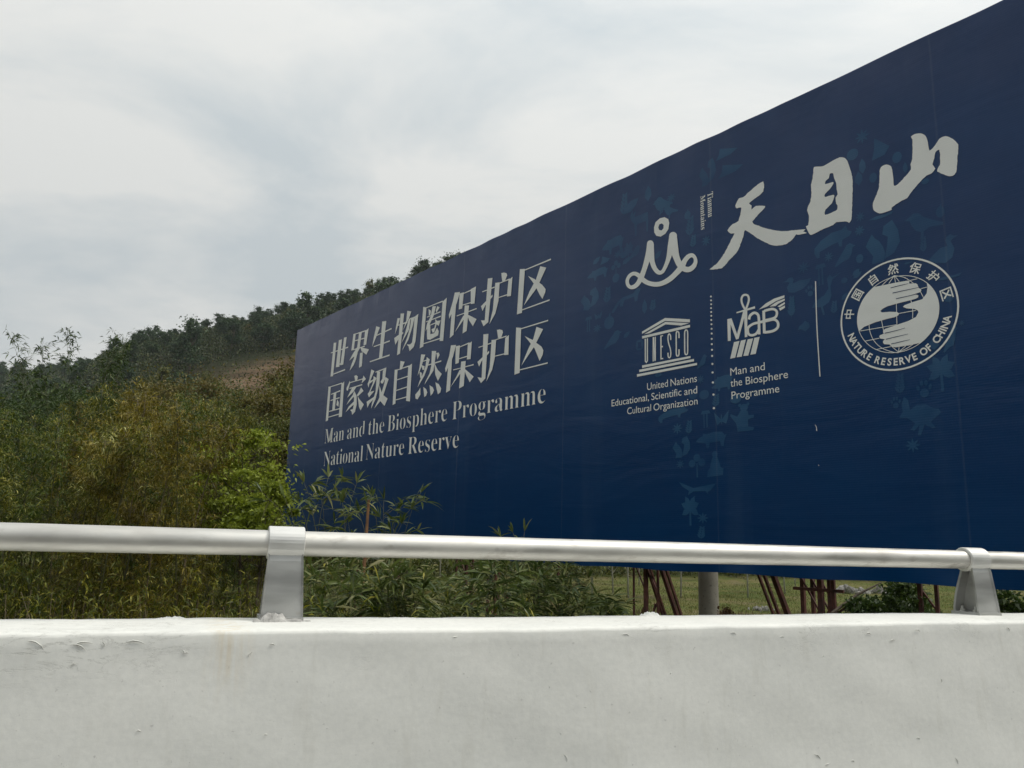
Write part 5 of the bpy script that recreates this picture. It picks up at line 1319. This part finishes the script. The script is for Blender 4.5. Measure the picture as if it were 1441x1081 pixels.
# whitewashed saplings
saps = [(727,50),(747,55),(863,46),(884,44),(899,58),(957,45),(1051,47),(1103,52),(1118,60),(620,52),(1005,66)]
g, Q = tree_parts(81, 4.5, 1.1, 2.6, 14, 120, .16, .05, .8); sap = (g.mesh('trunk', M_WHITEWASH, True), quadmesh('crown', Q, L_OLIVE))
for q, (px, d) in enumerate(saps):
    p = at_depth(px, 790, d); place(sap, 'sapling', (p.x, p.y, gz_(p.x, p.y)), q*1.1, 1.0 + .1*sin(q*3), 'sapling with a whitewashed trunk across the field below the billboard', 'tree', 'whitewashed saplings across the field', ('trunk', 'crown'))
# hedge row beyond the field
N = 52000; xx = rng.uniform(-32, 60, N); base_y = 66 + 5*np.sin(xx*.09) + rng.normal(size=N)*1.8
top = 2.0 + .9*np.sin(xx*.7)*np.sin(xx*.23 + 1) + .5*np.sin(xx*1.9)
Z = ground_z(xx, base_y) + rng.random(N)**.8*np.maximum(top, .6)
Q = leaf_quads(np.stack([xx, base_y, Z], 1), rng.normal(size=(N, 3)), rng.uniform(.15, .4, N), rng.uniform(.08, .2, N), rng, .1, .3)
tag(link('hedgerow', quadmesh('hedgerow', Q, L_OLIVE)), 'dark olive hedge along the far side of the field', kind='stuff')
# rubble heaps
def stone_mesh(seed):
    rr = random.Random(seed); import bmesh
    bm = bmesh.new(); bmesh.ops.create_icosphere(bm, subdivisions=1, radius=1)
    for vv in bm.verts: vv.co *= rr.uniform(.7, 1.2); vv.co.z *= .7
    me = bpy.data.meshes.new('stone'); bm.to_mesh(me); bm.free(); me.materials.append(M_STONE); return me
sm_ = [stone_mesh(i) for i in range(4)]
for q, (px, py, wpx, nst, lab) in enumerate([(1192,831,34,26,'heap of pale broken stones in the field right of the rusty legs'), (1237,832,14,9,'small heap of pale stones right of the larger heap'), (1070,855,26,10,'few pale stones scattered on bare soil between the rusty legs')]):
    c = at_z(px, py + 3, FZ + .05); rr = random.Random(q); t = empty('stone_heap', (c.x, c.y, gz_(c.x, c.y))); tag(t, lab, 'stones')
    wd_ = wpx/F*c.y
    for i in range(nst):
        o = link('stone', sm_[i % 4], t); a = rr.gauss(0, .3)*wd_; o.location = (a, rr.gauss(0, .3)*wd_*.5, .08 + .35*max(0, 1 - abs(a)/wd_*2)*rr.random()*(1 if q < 2 else .1)); s_ = rr.uniform(.12, .36)*(1 if q < 2 else .5)
        o.scale = (s_*1.3, s_, s_*.8); o.rotation_euler = (rr.random()*3, rr.random()*3, rr.random()*3)

# trees across the road and left of frame, added unseen to darken reflections
for q in range(22):
    a = radians(100 + 200*q/21); r = (34 + 8*sin(q*2.3)) if q < 17 else 44 + 6*sin(q); x, y = r*sin(a), r*cos(a); me = tp[['green', 'olive', 'olive2', 'russet'][q % 4]]
    place(me[:2], 'tree', (x, y, gz_(x, y)), q, 1.15, 'leafy tree added unseen across the road behind the camera to darken reflections' if q < 17 else 'leafy tree added unseen left of the frame to darken reflections', 'tree', 'added unseen trees across the road' if q < 17 else 'added unseen trees beyond the thicket, left of the frame', ('trunk', 'crown'))

# ---------------------------------------------------------------- haze
g = MB(); g.box(-1560, 1560, -1560, 1560, -9.5, 190)
k = bpy.data.materials.new('haze_air'); k.use_nodes = True; k.node_tree.nodes.clear()
o_ = k.node_tree.nodes.new('ShaderNodeOutputMaterial'); v_ = k.node_tree.nodes.new('ShaderNodeVolumePrincipled')
v_.inputs['Color'].default_value = (.86, .91, .97, 1); v_.inputs['Density'].default_value = .0002; v_.inputs['Anisotropy'].default_value = .3
k.node_tree.links.new(v_.outputs[0], o_.inputs['Volume'])
tag(g.build('haze', k), 'thin pale haze in the air', kind='stuff')
